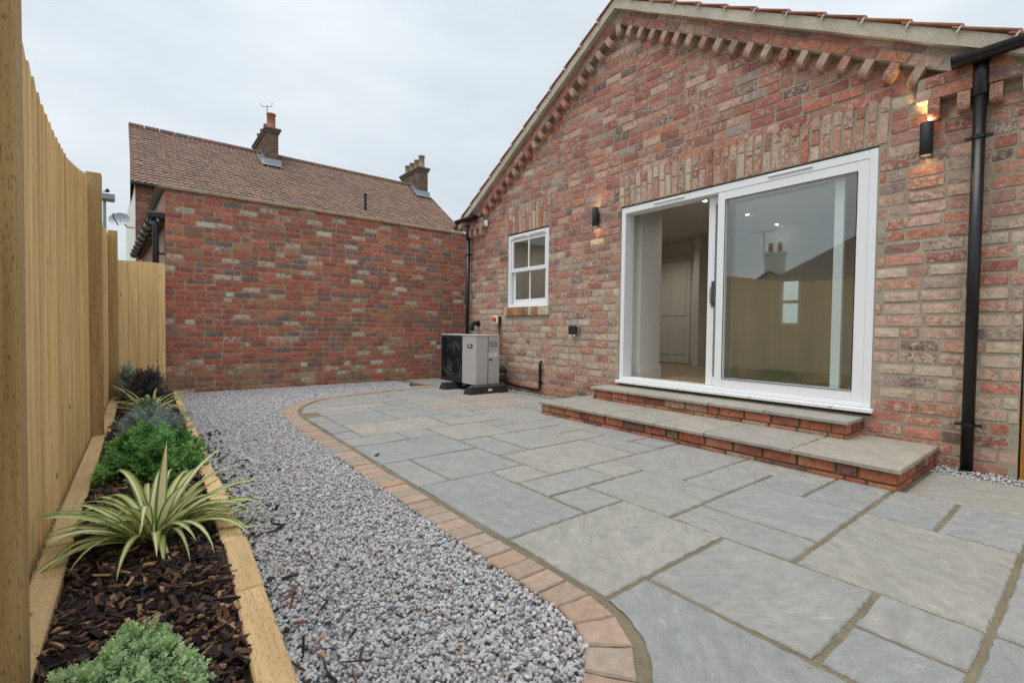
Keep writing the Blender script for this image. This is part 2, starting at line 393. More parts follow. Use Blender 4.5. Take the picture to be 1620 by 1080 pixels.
def variant_mesh(v, name, mat):
    me = bpy.data.meshes.new(name); me.from_pydata(v[0].tolist(), [], v[1]); me.materials.append(mat); me.update(); return me
def make_bricks(parent, items, axis, mats, limit, name='brick', mass='brickwork', score=None):
    """items: dict(c=centre of front face, l=length, h=height, d=depth, col=(r,g,b,a), rot=angle in face plane); axis 'x' faces -x, 'y' faces -y"""
    items = sorted(items, key=score or (lambda b: Vector(b['c']).length))
    MV = [variant_mesh(v, name, mats[0]) for v in BV]; MH = [variant_mesh(v, name, mats[0]) for v in BH]
    base = Matrix.Identity(3) if axis == 'x' else Matrix(((0, -1, 0), (1, 0, 0), (0, 0, 1)))   # turn -x facing into -y facing
    V = []; Fq = []; C = []; off = 0
    for k, b in enumerate(items):
        short = b['l'] < .16; i = rnd.randrange(len(BH if short else BV))
        rot = base @ Matrix.Rotation(b.get('rot', 0.), 3, 'X')
        sgn = rnd.choice((-1, 1))
        if k < limit:
            o = link(name, (MH if short else MV)[i], parent, b['c']); o.rotation_euler = rot.to_euler()
            o.scale = (b['d'], b['l'], b['h']); o.color = b['col']
        else:
            v, f = (BH if short else BV)[i]
            vv = (v*np.array((b['d'], b['l'], b['h']))) @ np.array(rot).T + np.array(b['c'])
            V.append(vv); Fq.append(np.array(f)+off); off += len(v); C += [b['col']]*len(f)
    if V:
        me = np_mesh(mass, np.vstack(V), np.vstack(Fq), mats[1], np.array(C)); o = link(mass, me, parent); o['kind'] = 'stuff'

def pick(pal):
    t = rnd.uniform(0, sum(p[1] for p in pal))
    for c, wt in pal:
        t -= wt
        if t <= 0: break
    j = rnd.uniform(.9, 1.12); q = lin(c); g_ = sum(q)/3; return [min(.9, (x*.87+g_*.13)*j*rnd.uniform(.96, 1.04)) for x in q]
GAB = [((184, 116, 98), 4), ((194, 124, 98), 2.4), ((168, 104, 90), 3), ((156, 116, 108), 1.6), ((176, 132, 114), 1.8), ((200, 158, 140), 1.6), ((166, 146, 134), .6), ((132, 104, 98), .6)]
PALE = [((194, 138, 118), 2.8), ((204, 164, 142), 2.6), ((208, 186, 160), 1.5), ((188, 118, 98), 2.6), ((172, 150, 138), 1.4), ((142, 112, 104), .8), ((196, 130, 102), 1.2)]
OLD = [((190, 106, 86), 4.6), ((200, 120, 92), 2.6), ((174, 100, 88), 3.4), ((158, 108, 102), 2.2), ((140, 112, 110), 1.1), ((126, 116, 118), .5), ((184, 132, 102), 1.3), ((152, 110, 84), .8)]


def course(y0, y1, holes, ln=.224, hd=.106, jt=.016, ph=.2, start=0.):
    """brick intervals along a course, cut at holes [(a,b)]"""
    y = y0-start; o = []
    while y < y1:
        l_ = (hd if rnd.random() < ph else ln)*rnd.uniform(.96, 1.04); segs = [(max(y, y0), min(y+l_, y1))]
        for a_, b_ in holes:
            ns = []
            for s0, s1 in segs:
                if s1 <= a_ or s0 >= b_: ns.append((s0, s1))
                else:
                    if s0 < a_-.0: ns.append((s0, a_-.006))
                    if s1 > b_: ns.append((b_+.006, s1))
            segs = ns
        o += [q for q in segs if q[1]-q[0] > .035]; y += l_+jt*rnd.uniform(.8, 1.25)
    return o

# ================================================================== SETTING
g = MB(); g.add([(-300, -300, -.06), (300, -300, -.06), (300, 300, -.06), (-300, 300, -.06)], [(0, 1, 2, 3)])
tag(g.build('ground', M['ground']), kind='structure')

# ---- patio: edging curve
OUT = spline([(.62, .72), (.80, .80), (.98, .905), (1.10, 1.0), (1.165, 1.13), (1.178, 1.3), (1.176, 2.0), (1.19, 3.2), (1.21, 4.2), (1.222, 5.0), (1.236, 5.4), (1.27, 5.72), (1.36, 6.08), (1.52, 6.40), (1.78, 6.72), (2.08, 6.90), (2.45, 7.02), (2.95, 7.14), (3.45, 7.24), (4.0, 7.34)], 8)
INN = []
def offset(P, d):
    o = []
    for i in range(len(P)):
        a_ = Vector(P[max(i-1, 0)]); b_ = Vector(P[min(i+1, len(P)-1)]); t = (b_-a_).normalized(); o.append((P[i][0]+t.y*d, P[i][1]-t.x*d))
    return o
MID = offset(OUT, .155); SLB = offset(OUT, .195)
patio_region = SLB + [(4.0, 8.39), (4.76, 8.39), (4.76, -1.6), (-.2, -1.6), (.3, -.2)]
bed_region = offset(OUT, .004) + [(3.7, 8.38), (4.8, 8.40), (4.8, -1.7), (-.3, -1.7), (.2, .0)]
b = MB(); b.prism(bed_region, -.055, -.004)
patio = tag(b.build('patio', M['joint']), 'riven grey sandstone patio with brown mortar joints', kind='structure')
SX = lambda i: 1.92+.3133*i
SY = lambda j: .53+.3055*j
SL = [(-9,1,2,4),(-1,1,0,2),(1,4,-1,1),(0,1,-1,0),(4,6,-1,0),(1,2,1,3),(2,4,1,3),(4,5,2,3),(4,6,1,2),(5,6,2,4),(3,6,4,6),(3,5,3,4),(1,3,3,5),(2,3,5,6),(0,2,5,6),(0,1,4,5),(-9,0,4,7),(0,1,6,7),(-1,1,7,9),(-9,-1,7,9),(-9,1,9,11),(1,2,8,10),(1,4,6,8),(2,4,8,10),(4,5,9,10),(4,5,8,9),(4,5,6,8),(5,6,7,9),(5,6,6,7),(5,6,9,11),(1,3,10,12),(0,1,11,12),(-9,0,11,12),(-1,2,12,14),(-9,-1,12,13),(-9,-1,13,15),(-1,1,14,16),(4,5,0,1),(5,6,0,1),(3,5,10,11),(3,4,11,12),(2,4,12,13),(2,3,13,14),(4,6,11,14),(3,4,13,15),(4,5,14,15),(3,5,15,16),(5,7,14,16),(3,5,16,18),
 (6,9,-1,.86),(-9,-1,-2,2),(-1,1,-2,-1),(-1,0,-1,0),(1,3,-3,-1),(3,4,-2,-1),(4,6,-2,-1),(3,6,-4,-2),(6,9,-3,-1),(1,3,14,16),(-9,-1,15,16),(-1,1,16,17),(-9,2,17,18),(1,3,16,17),(2,3,17,18),(-9,3,18,19.2),(3,5,18,20),(5,8,16,18),(7,9,14,16),(8,9,16,18),(5,7,18,19),(5,9,19,21),(7,9,18,19),(-9,3,19.2,23),(3,5,20,23),(5,7,21,23),(7,9,21,23),(5,9,23,25.7),(6,8,12,14),(8,9,12,14)]
def polys_edges(P, jit=.0025, step=.028):
    o = []
    for i in range(len(P)):
        a_, b_ = P[i], P[(i+1) % len(P)]; d = math.dist(a_, b_); n = max(1, int(d/step))
        for k in range(n):
            t = k/n; o.append((a_[0]+(b_[0]-a_[0])*t+rnd.uniform(-jit, jit), a_[1]+(b_[1]-a_[1])*t+rnd.uniform(-jit, jit)))
    return o
SLC = [(147, 149, 148), (152, 152, 148), (156, 154, 147), (142, 145, 145), (158, 155, 146), (150, 150, 147)]
def slab(parent, P, z, th, colr, jit=.0038, name='slab'):
    if area(P) < 0: P = P[::-1]
    cx = sum(p[0] for p in P)/len(P); cy = sum(p[1] for p in P)/len(P)
    E_ = polys_edges(P, jit); n = len(E_); tilt = (rnd.uniform(-.003, .003), rnd.uniform(-.003, .003))
    zz = lambda x, y: z+(x-cx)*tilt[0]+(y-cy)*tilt[1]
    ins = [(p[0]+(cx-p[0])*(.006/max(.05, math.dist(p, (cx, cy)))), p[1]+(cy-p[1])*(.006/max(.05, math.dist(p, (cx, cy))))) for p in E_]
    vs = [(x, y, zz(x, y)) for x, y in ins] + [(x, y, zz(x, y)-.005-rnd.uniform(0, .002)) for x, y in E_] + [(x, y, z-th) for x, y in E_]
    fs = [tuple(range(n))] + [(n+i, n+(i+1) % n, (i+1) % n, i) for i in range(n)] + [(2*n+i, 2*n+(i+1) % n, n+(i+1) % n, n+i) for i in range(n)]
    m_ = MB(); m_.add(vs, fs); o = m_.build(name, M['slab'], parent); o.color = (*lin(colr), 1); return o
for (i0, i1, j0, j1) in SL:
    x0, x1 = (SX(i0) if i0 > -9 else -.5), SX(i1); y0, y1 = SY(j0), SY(j1); gp = .011
    if i1 >= 9: x1 = 4.58 if j1 < 1 else 4.66
    P = clip_rect(patio_region, x0+gp, x1-gp, y0+gp, y1-gp)
    Q = []
    for p in P:
        if not Q or math.dist(p, Q[-1]) > .004: Q.append(p)
    if len(Q) < 3 or abs(area(Q)) < .008: continue
    c = rnd.choice(SLC)
    if (i0, j0) in ((3, 15), (5, 14), (5, 16)): c = (162, 148, 137)
    if (i0, j0) in ((1, -1), (6, -1)): c = (154, 152, 143)
    slab(patio, Q, .003+rnd.uniform(-.0015, .002), .045, c)
# pavers along the edging
ST = resample(OUT, .112)
PVC = [(158, 136, 119), (163, 142, 126), (152, 135, 120), (156, 141, 128), (147, 137, 124), (162, 137, 117)]
for k in range(len(ST)-1):
    a_, c_ = Vector(ST[k]), Vector(ST[k+1]); t = (c_-a_).normalized(); nrm = Vector((t.y, -t.x)); t0 = Vector(ST[max(k-1, 0)]); t2 = Vector(ST[min(k+2, len(ST)-1)])
    na = (c_-t0).normalized(); nb = (t2-a_).normalized(); na = Vector((na.y, -na.x)); nb = Vector((nb.y, -nb.x)); gp = t*.0035; w_ = .15+rnd.uniform(-.004, .004)
    P = [a_+gp, c_-gp, c_-gp+nb*w_, a_+gp+na*w_]
    P = [(p.x, p.y) for p in P]
    o = slab(patio, P, .007+rnd.uniform(-.003, .003), .05, rnd.choice(PVC), .0015, 'paver'); o.data.materials[0] = M['paver']

# ---- raised bed geometry (edges of the sleepers)
def rs_out(y): return float(np.interp(y, (0, 1.33, 2.38, 4.0, 5.86, 7.8, 8.4), (.26, .328, .370, .386, .403, .414, .418)))
def rs_in(y): return rs_out(y)-float(np.interp(y, (1.3, 3, 6), (.098, .085, .058)))
gravel_region = [(rs_out(y)-.01, y) for y in np.linspace(-.6, 8.39, 30)] + [(3.75, 8.39)] + [(3.85, 7.9), (3.62, 7.4)] + OUT[::-1] + [(.3, .55), (.25, -.6)]
gravel_region = [tuple(p) for p in gravel_region]
b = MB(); b.prism(gravel_region, -.05, -.018); tag(b.build('gravel_bed', M['gbed']), kind='structure')
strip1 = [(4.56, .30), (4.80, .30), (4.80, .80), (4.50, .79)]; strip2 = [(4.66, 4.25), (4.80, 4.25), (4.80, 6.2), (4.66, 6.2)]
def stones(regions, seed):
    r_ = np.random.default_rng(seed); pts = []; sz = []; zz = []
    for P, dens, zb in regions:
        xs = [p[0] for p in P]; ys = [p[1] for p in P]; A = (max(xs)-min(xs))*(max(ys)-min(ys))
        n = int(A*dens); X = r_.uniform(min(xs), max(xs), n); Y = r_.uniform(min(ys), max(ys), n); k = inside(P, X, Y)
        X, Y = X[k], Y[k]; pts.append(np.c_[X, Y]); zz.append(np.full(len(X), zb)); sz.append(np.clip(r_.lognormal(0, .28, len(X)), .5, 1.9)*.0076)
    P2 = np.vstack(pts); s_ = np.concatenate(sz); z_ = np.concatenate(zz); n = len(P2)
    t = (1+5**.5)/2
    V0 = np.array([(-1,t,0),(1,t,0),(-1,-t,0),(1,-t,0),(0,-1,t),(0,1,t),(0,-1,-t),(0,1,-t),(t,0,-1),(t,0,1),(-t,0,-1),(-t,0,1)])/math.hypot(1, t)
    F0 = np.array([(0,11,5),(0,5,1),(0,1,7),(0,7,10),(0,10,11),(1,5,9),(5,11,4),(11,10,2),(10,7,6),(7,1,8),(3,9,4),(3,4,2),(3,2,6),(3,6,8),(3,8,9),(4,9,5),(2,4,11),(6,2,10),(8,6,7),(9,8,1)])
    V = V0[None]*r_.uniform(.62, 1.28, (n, 12, 1)); V = V*np.c_[r_.uniform(.9, 1.45, n), r_.uniform(.75, 1.15, n), r_.uniform(.5, .9, n)][:, None, :]
    q = r_.normal(size=(n, 4)); q[:, 1:3] *= .45; q /= np.linalg.norm(q, axis=1)[:, None]; a_, b_, c_, d_ = q.T
    Rm = np.stack([np.stack([1-2*(c_*c_+d_*d_), 2*(b_*c_-a_*d_), 2*(b_*d_+a_*c_)], 1), np.stack([2*(b_*c_+a_*d_), 1-2*(b_*b_+d_*d_), 2*(c_*d_-a_*b_)], 1), np.stack([2*(b_*d_-a_*c_), 2*(c_*d_+a_*b_), 1-2*(b_*b_+c_*c_)], 1)], 1)
    V = np.einsum('nij,nkj->nki', Rm, V)*s_[:, None, None]
    V[:, :, :2] += P2[:, None, :]; V[:, :, 2] += (z_ + r_.uniform(-.010, .007, n))[:, None]
    tone = np.clip(r_.normal(.435, .05, n), .25, .64); C = np.c_[tone*1.0, tone*1.0, tone*1.035]
    k = r_.random(n); br = k < .03; C[br] = np.array((.42, .32, .24))*r_.uniform(.7, 1.2, (br.sum(), 1)); pk = (k > .03) & (k < .05); C[pk] = (.45, .34, .3)
    return np_mesh('gravel', V.reshape(-1, 3), (F0[None]+12*np.arange(n)[:, None, None]).reshape(-1, 3), M['stone'], np.repeat(C, 20, 0)), n
me, ns = stones([(gravel_region, 7200, -.004), (strip1, 2600, .006), (strip2, 2600, .008)], 3)
tag(link('gravel', me), 'loose grey limestone chippings between the bed and the patio', 'gravel', kind='stuff')

# ================================================================== BUNGALOW WITH GABLE
WX = 4.81; Y0, Y1 = .384, 7.46; AY = 3.94; SLP = .6
house = thing('brick_bungalow', (WX, 3.9, 0), 'reclaimed red brick gable bungalow with sliding patio door and dentil verge', 'house')
DOOR = (1.235, 3.90, .31, 2.555); WIN = (5.25, 6.245, 1.355, 2.54)
mw = MB(); X0, X1 = WX+.0065, WX+.11
def strip(y0, y1, z0, z1): mw.box(X0, X1, y0, y1, z0, z1)
strip(Y0, DOOR[0], -.05, 2.56); strip(DOOR[0], DOOR[1], -.05, DOOR[2]); strip(DOOR[1], WIN[0], -.05, 2.56)
strip(WIN[0], WIN[1], -.05, WIN[2]); strip(WIN[1], Y1, -.05, 2.56); strip(Y0, Y1, 2.56, 2.84); strip(-1.2, Y0, 2.2, 2.84); strip(-1.2, -.63, -.05, 2.2)
mw.prism([(Y1, 2.84), (Y1, 2.93), (AY, 5.02), (.45, 2.93), (.384, 2.84)], X0, X1, 0)
mw.build('wall', M['mortar'], house)
CP = .0975
items = []
def gcol(y, z):
    n_ = math.sin(y*1.7+z*2.1)*.12+math.sin(y*.9-z*3.3)*.1
    pale = np.clip((2.35-z)/1.0+n_, 0, 1)*.85 if z < 2.7 else .12
    if y < 1.2 and z > 2.2: pale = .35
    if z < .42: pale = .15
    c = pick(PALE) if rnd.random() < pale else pick(GAB)
    return (*c, float(np.clip(.38+.5*pale+rnd.uniform(-.3, .3), .1, 1.)))
ARD = (1.17, 3.93, 2.56, 2.945); ARW = (5.22, 6.30, 2.55, 3.0)
zc = .035; k = 0
while zc < 4.85:
    lim0, lim1 = -1.2, Y1
    if zc > 2.80: lim0 = max(Y0, AY-(4.97-zc)/SLP)
    if zc > 2.66: lim1 = min(Y1, AY+(4.97-zc)/SLP)
    h_ = [(-.63, Y0)] if zc < 2.22 else []
    if zc+.04 > DOOR[2] and zc-.04 < DOOR[3]: h_.append((DOOR[0]-.004, DOOR[1]+.004))
    if zc+.04 > 1.215 and zc-.04 < WIN[3]: h_.append((WIN[0]-.004, WIN[1]+.004))
    if zc+.03 > 1.215 and zc-.03 < WIN[2]: h_.append((5.2, 6.31))
    if ARD[2] < zc+.02 < ARD[3]+.02: h_.append((ARD[0]-.006, ARD[1]+.006))
    if ARW[2] < zc+.02 < ARW[3]+.02: h_.append((ARW[0]-.006, ARW[1]+.006))
    for s0, s1 in course(lim0, lim1, h_, ph=.22, start=(.0, .12)[k % 2]+rnd.uniform(0, .05)):
        if zc > 2.82 and (s0 < AY-(5.0-zc-.04)/SLP or s1 > AY+(5.0-zc-.04)/SLP): continue
        y = (s0+s1)/2; items.append(dict(c=(WX+rnd.uniform(-.004, .004), y, zc+rnd.uniform(-.003, .003)), l=s1-s0, h=(.083 if zc > 2.3 else .077)*rnd.uniform(.94, 1.05), d=.05, col=gcol(y, zc), rot=rnd.uniform(-.012, .012)))
    zc += CP; k += 1
# wall above the gate, right of the frame
make_bricks(house, items, 'x', (M['brick'], M['brick_s']), 290)
# flat arches of upright bricks, two high, over door and window
ai = []
ARC = [((196, 152, 130), 3), ((188, 130, 106), 3), ((180, 110, 86), 2.4), ((204, 178, 154), 1.5), ((168, 122, 102), 1.5)]
for (a0, a1, z0, z1) in (ARD, ARW):
    n = int((a1-a0)/.083); mid = (a0+a1)/2
    for i in range(n):
        y = a0+(a1-a0)*(i+.5)/n; lean = (y-mid)/(a1-a0)*.30
        parts = ((0, .52), (.52, 1)) if i % 2 else ((0, .34), (.34, .68), (.68, 1.)) if rnd.random() < .35 else ((0, .66), (.66, 1.))
        for p0, p1 in parts:
            H = z1-z0; zc_ = z0+H*(p0+p1)/2; yy = y+lean*(zc_-z0-.1)*.35
            ai.append(dict(c=(WX-.003+rnd.uniform(-.004, .003), yy, zc_), l=H*(p1-p0)-.014, h=.066*rnd.uniform(.92, 1.06), d=.05, rot=math.pi/2-lean*.35, col=(*pick(ARC), rnd.uniform(.4, .95))))
make_bricks(house, ai, 'x', (M['brick'], M['brick_s']), 999, 'arch_brick')
# window sill of bricks on edge
si = [dict(c=(WX-.035, 5.215+.0775*i+.035, 1.288), l=.070, h=.132, d=.12, rot=0., col=(*pick([((190, 130, 84), 2), ((214, 196, 160), 1.4), ((168, 110, 76), 2), ((140, 104, 70), 1)]), .4)) for i in range(14)]
make_bricks(house, si, 'x', (M['brick'], M['brick_s']), 99, 'sill_brick')
# raking dentils: headers with rounded noses under two projecting raked courses
def dentil_mesh():
    m_ = MB(); pr = [(-.5, 1.), (-.5, .42), (-.47, .25), (-.40, .12), (-.28, .03), (-.1, 0.), (.6, 0.), (.6, 1.)]
    pr = [(x+.5, z) for x, z in pr]; m_.prism([(x, z) for x, z in pr], -.5, .5, 1); return m_.mesh('dentil_brick', M['brick'])
DM = dentil_mesh()
DC = [((198, 166, 144), 3), ((192, 156, 134), 2), ((188, 132, 110), 1.5), ((174, 108, 88), 1), ((162, 140, 126), 1)]
def dentil(y, z, rot):
    o = link('dentil_brick', DM, house, (WX-.088+rnd.uniform(-.004, .004), y, z)); o.rotation_euler = (rot+rnd.uniform(-.03, .03), 0, 0)
    o.scale = (.10, .070*rnd.uniform(.93, 1.05), .130*rnd.uniform(.96, 1.03)); o.color = (*pick(DC), rnd.uniform(.2, .7))
ANG = math.atan(SLP)
for i in range(18):
    y = 3.80-.1630*i; dentil(y, 4.69-SLP*abs(y-AY), -ANG*-1)
for i in range(18):
    y = 4.055+.1607*i; dentil(y, 4.69-SLP*abs(y-AY), -ANG)
dentil(AY-.005, 4.70, 0)
for i in range(8): dentil(.885-.166*i, 2.642, 0)
for y in (6.94, 7.115, 7.28): dentil(y, 2.645, 0)
ri = []
for sg in (-1, 1):
    for cse, off in ((0, 0.), (1, .11)):
        s = .03+off; smax = 3.42 if cse == 1 else 3.38
        while s < smax:
            l_ = .222*rnd.uniform(.95, 1.04); sm = s+l_/2; dy = sm*.857+.0
            perp = .043+.087*cse                           # above dentil-top line
            y = AY+sg*(dy+perp*SLP*.857*1.0); z = 4.84-SLP*dy+perp*.857+ (perp*SLP*.857)*0
            ri.append(dict(c=(WX-.086+rnd.uniform(-.004, .004), AY+sg*(dy+perp*.514), 4.84-SLP*dy+perp*.857), l=l_, h=.079, d=.1, rot=-sg*ANG, col=(*pick(GAB), rnd.uniform(.1, .6))))
            s += l_+.016
for (a_, b_) in ((-1.0, .99), (6.88, 7.46)):
    for cse in (0, 1):
        y = a_+.05*cse
        while y < b_-.04:
            l_ = min(.222, b_-y); 
            zz_ = 2.822+.092*cse
            ri.append(dict(c=(WX-.086, y+l_/2, zz_), l=l_, h=.083, d=.1, rot=0, col=(*pick(GAB), rnd.uniform(.2, .6)))); y += l_+.016
make_bricks(house, ri, 'x', (M['brick'], M['brick_s']), 300, 'corbel_brick')
# mortar behind the projecting courses
mb = MB()
for sg in (-1, 1):
    P = [(AY, 4.835), (AY, 5.02), (AY+sg*3.55, 5.02-SLP*3.55), (AY+sg*3.30, 4.835-SLP*3.30)]
    if sg < 0: P = P[::-1]
    mb.prism(P, WX-.076, WX+.008, 0)
mb.box(WX-.0745, WX+.006, -1.0, .985, 2.78, 2.955); mb.box(WX-.0745, WX+.006, 6.885, 7.46, 2.78, 2.955)
mb.build('corbel_bed', M['mortar'], house)
# verge: cement fillet and the tile edges above it
vm = MB()
for sg in (-1, 1):
    n = 24; e1 = 3.62
    P = [(AY+sg*e1*i/n, 5.0-SLP*e1*i/n+rnd.uniform(-.004, .004)) for i in range(n+1)] + [(AY+sg*e1*i/n, 5.115-SLP*e1*i/n) for i in range(n, -1, -1)]
    if sg < 0: P = P[::-1]
    vm.prism(P, WX-.15+rnd.uniform(-.001, .001), WX+.10, 0)
vm.build('verge_mortar', M['cement'], house)
tm = MB()
TP = .293
def tile_mesh():
    m_ = MB(); pr = [(x/10*.25, (.016*math.cos(x/10*math.pi*2.2)**2)) for x in range(0, 11)]
    P = [(x, z+.012) for x, z in pr] + [(x, z) for x, z in pr[::-1]]
    vs = [(x-.04, -.5*.40, z) for x, z in P] + [(x-.04, .5*.40, z) for x, z in P]; n = len(P); h = len(pr)
    fs = [(i, (i+1) % n, n+(i+1) % n, n+i) for i in range(n)] + [(i, n-1-i, n-2-i, i+1)[::1] for i in range(h-1)] + [(n+i, n+i+1, 2*n-2-i, 2*n-1-i) for i in range(h-1)]
    m_.add(vs, fs); return m_.mesh('roof_tile', M['paver'], False)
TM = tile_mesh(); cm = MB(); cm.tube([(.03, 0, .026), (-.028, 0, .030), (-.044, 0, .012), (-.046, 0, -.03)], .007, 6); CM = cm.mesh('tile_clip', M['clip'])
for sg in (-1, 1):
    for row in range(13):
        dy = .10+TP*row
        for cl in range(3):
            o = link('roof_tile', TM, house, (WX-.13+.205*cl, AY+sg*dy, 5.108-SLP*dy+.004)); o.rotation_euler = (-sg*(ANG-.055), 0, 0 if sg > 0 else 0)
            o.color = (*[v*rnd.uniform(.85, 1.15) for v in lin((166, 112, 90))], 1)
            if cl == 0:
                c_ = link('tile_clip', CM, house, (WX-.125, AY+sg*(dy+.17), 5.108-SLP*(dy+.17)+.012)); c_.rotation_euler = (-sg*ANG, 0, 0)
rm = MB()
for sg in (-1, 1):
    P = [(AY, 5.10), (AY, 5.13), (AY+sg*3.75, 5.13-SLP*3.75), (AY+sg*3.75, 5.10-SLP*3.75)]
    if sg < 0: P = P[::-1]
    rm.prism(P, WX+.12, WX+6.5, 0)
roof = rm.build('roof', M['paver'], house); roof.color = (*lin((160, 96, 74)), 1)
rg = MB(); rg.tube([(WX-.12, AY, 5.16), (WX+6.5, AY, 5.16)], .085, 10); o = rg.build('ridge_tile', M['paver'], house); o.color = (*lin((170, 100, 76)), 1)

# ---- interior of the bungalow
im = MB(); FZ = .375; CZ = 2.75; BX = 8.3
im.box(WX+.11, WX+.30, Y0, DOOR[0], FZ, CZ); im.box(WX+.11, WX+.30, DOOR[1], WIN[0], FZ, CZ)
im.box(WX+.11, WX+.30, WIN[1], 7.3, FZ, CZ); im.box(WX+.11, WX+.30, WIN[0], WIN[1], FZ, WIN[2]); im.box(WX+.11, WX+.30, WIN[0], WIN[1], WIN[3], CZ); im.box(WX+.11, WX+.30, DOOR[0], DOOR[1], 2.55, CZ)
im.box(WX+.30, WX+.74, 3.80, 4.25, FZ, CZ)                                  # pier beside the opening
im.box(BX, BX+.1, -.5, 3.10, FZ, CZ); im.box(BX, BX+.1, 3.42, 7.3, FZ, CZ); im.box(BX, BX+.1, 3.10, 3.42, FZ, 1.12); im.box(BX, BX+.1, 3.10, 3.42, 1.88, CZ)
im.box(7.9, BX, 4.62, 4.72, FZ, CZ)
im.box(WX+.30, BX, -.5, -.4, FZ, CZ); im.box(WX+.30, BX, 7.2, 7.3, FZ, CZ); im.box(WX+.11, WX+.30, -.5, Y0, FZ, CZ)
im.box(WX+.30, 6.9, 6.42, 6.52, FZ, CZ)
im.build('interior_wall', M['grey_p'], house)
fm = MB(); fm.box(WX+.09, BX+.1, -.5, 7.3, .30, FZ); fm.build('interior_floor', M['floor'], house)
cm_ = MB(); cm_.box(WX+.11, BX+.1, -.5, 7.3, CZ, CZ+.08); cm_.build('ceiling', M['grey_p'], house)
for q_ in ((WX+.30, WX+.755, 3.782, 3.798), (WX+.742, WX+.757, 3.80, 4.25), (BX-.015, BX-.002, 4.73, 4.9), (BX-.015, BX-.002, -.4, 4.6)):
    sk = MB(); sk.box(*q_, FZ, FZ+.16); sk.build('skirting_board', M['white_p'], house)
dr = MB(); dr.bbox(BX-.04, BX-.003, 5.0, 5.78, FZ+.01, 2.36, .004); idoor = dr.build('internal_door', M['white_p'], house)
for (a_, b_, c_, d_) in ((5.09, 5.36, .55, 1.15), (5.42, 5.69, .55, 1.15), (5.09, 5.36, 1.3, 2.22), (5.42, 5.69, 1.3, 2.22)):
    q = MB(); q.bbox(BX-.052, BX-.04, a_, b_, c_, d_, .006); q.build('door_panel', M['white_p'], idoor)
q = MB(); q.box(BX-.03, BX-.004, 4.92, 4.99, FZ, 2.44); q.box(BX-.03, BX-.004, 5.79, 5.86, FZ, 2.44); q.box(BX-.03, BX-.004, 4.99, 5.79, 2.37, 2.44); q.build('architrave', M['white_p'], house)
# small sash in the back wall
q = MB(); q.box(BX+.01, BX+.06, 3.10, 3.14, 1.12, 1.88); q.box(BX+.01, BX+.06, 3.38, 3.42, 1.12, 1.88); q.box(BX+.01, BX+.06, 3.14, 3.38, 1.12, 1.16); q.box(BX+.01, BX+.06, 3.14, 3.38, 1.84, 1.88); q.box(BX+.012, BX+.058, 3.14, 3.38, 1.48, 1.53)
bw = q.build('back_window', M['white'], house); q = MB(); q.box(BX+.03, BX+.036, 3.14, 3.38, 1.16, 1.84); q.build('pane', M['glass_w'], bw)
for (x, y) in ((5.95, 3.42), (7.1, 3.4), (8.1, 3.4), (6.0, 1.6), (7.1, 1.6), (5.7, 5.8), (7.3, 5.2)):  # last is added to light the internal door; previous one brightens behind the sash
    q = MB(); q.lathe([(.04, CZ-.006), (.04, CZ-.002)], (x, y, 0), 14); dl = q.build('downlight', M['white'], house)
    q = MB(); q.lathe([(.022, CZ-.011), (.022, CZ-.0065)], (x, y, 0), 12); q.build('bulb', M['spotglow'], dl)
    ld = bpy.data.lights.new('downlight_lamp', 'SPOT'); ld.energy = (20 if y > 5 and x > 7 else 7) if x < 8 else .6; ld.spot_size = R(150); ld.spot_blend = 1.; ld.color = (1, .9, .75); ld.shadow_soft_size = .04
    lo = bpy.data.objects.new('downlight_lamp', ld); col.objects.link(lo); lo.location = (x, y, CZ-.03)

# ---- sash window
win = MB(); a0, a1, z0, z1 = WIN; fx0, fx1 = WX+.012, WX+.085
def frame(mb_, x0, x1, y0, y1, z0, z1, t, tb=None, tt=None):
    tb = tb or t; tt = tt or t
    mb_.bbox(x0, x1, y0, y0+t, z0, z1, .003); mb_.bbox(x0, x1, y1-t, y1, z0, z1, .003); mb_.bbox(x0+.001, x1-.001, y0+t, y1-t, z0, z0+tb, .003); mb_.bbox(x0+.001, x1-.001, y0+t, y1-t, z1-tt, z1, .003)
frame(win, fx0, fx1, a0+.004, a1-.004, z0+.004, z1-.004, .06, .05, .07); sash = win.build('sash_window', M['white'], house)
q = MB(); frame(q, WX+.028, WX+.06, a0+.066, a1-.066, 1.93, z1-.076, .045, .06); q.box(WX+.034, WX+.054, 5.735, 5.76, 1.99, z1-.121); q.build('upper_sash', M['white'], sash)
q = MB(); frame(q, WX+.064, WX+.084, a0+.085, a1-.085, z0+.056, 1.975, .05, .075, .05); q.box(WX+.066, WX+.082, 5.735, 5.76, z0+.131, 1.925); q.build('lower_sash', M['white'], sash)
for (ya, yb) in ((5.361, 5.735), (5.76, 6.134)):
    q = MB(); q.box(WX+.042, WX+.046, ya, yb, 1.99, z1-.121); q.build('pane', M['glass_w'], sash)
    q = MB(); q.box(WX+.072, WX+.076, ya+.02 if ya < 5.5 else ya, yb if ya < 5.5 else yb-.02, z0+.131, 1.925); q.build('pane', M['glass_w'], sash)
q = MB(); q.bbox(WX+.0, WX+.0115, 5.36, 5.72, 2.487, 2.505, .003); q.bbox(WX+.0, WX+.0115, 5.80, 6.12, 2.487, 2.505, .003); q.build('trickle_vent', M['white'], sash)
q = MB(); q.bbox(WX-.02, WX+.10, a0-.01, a1+.01, 1.356, 1.362, .002)
q.build('window_ledge', M['white'], sash)

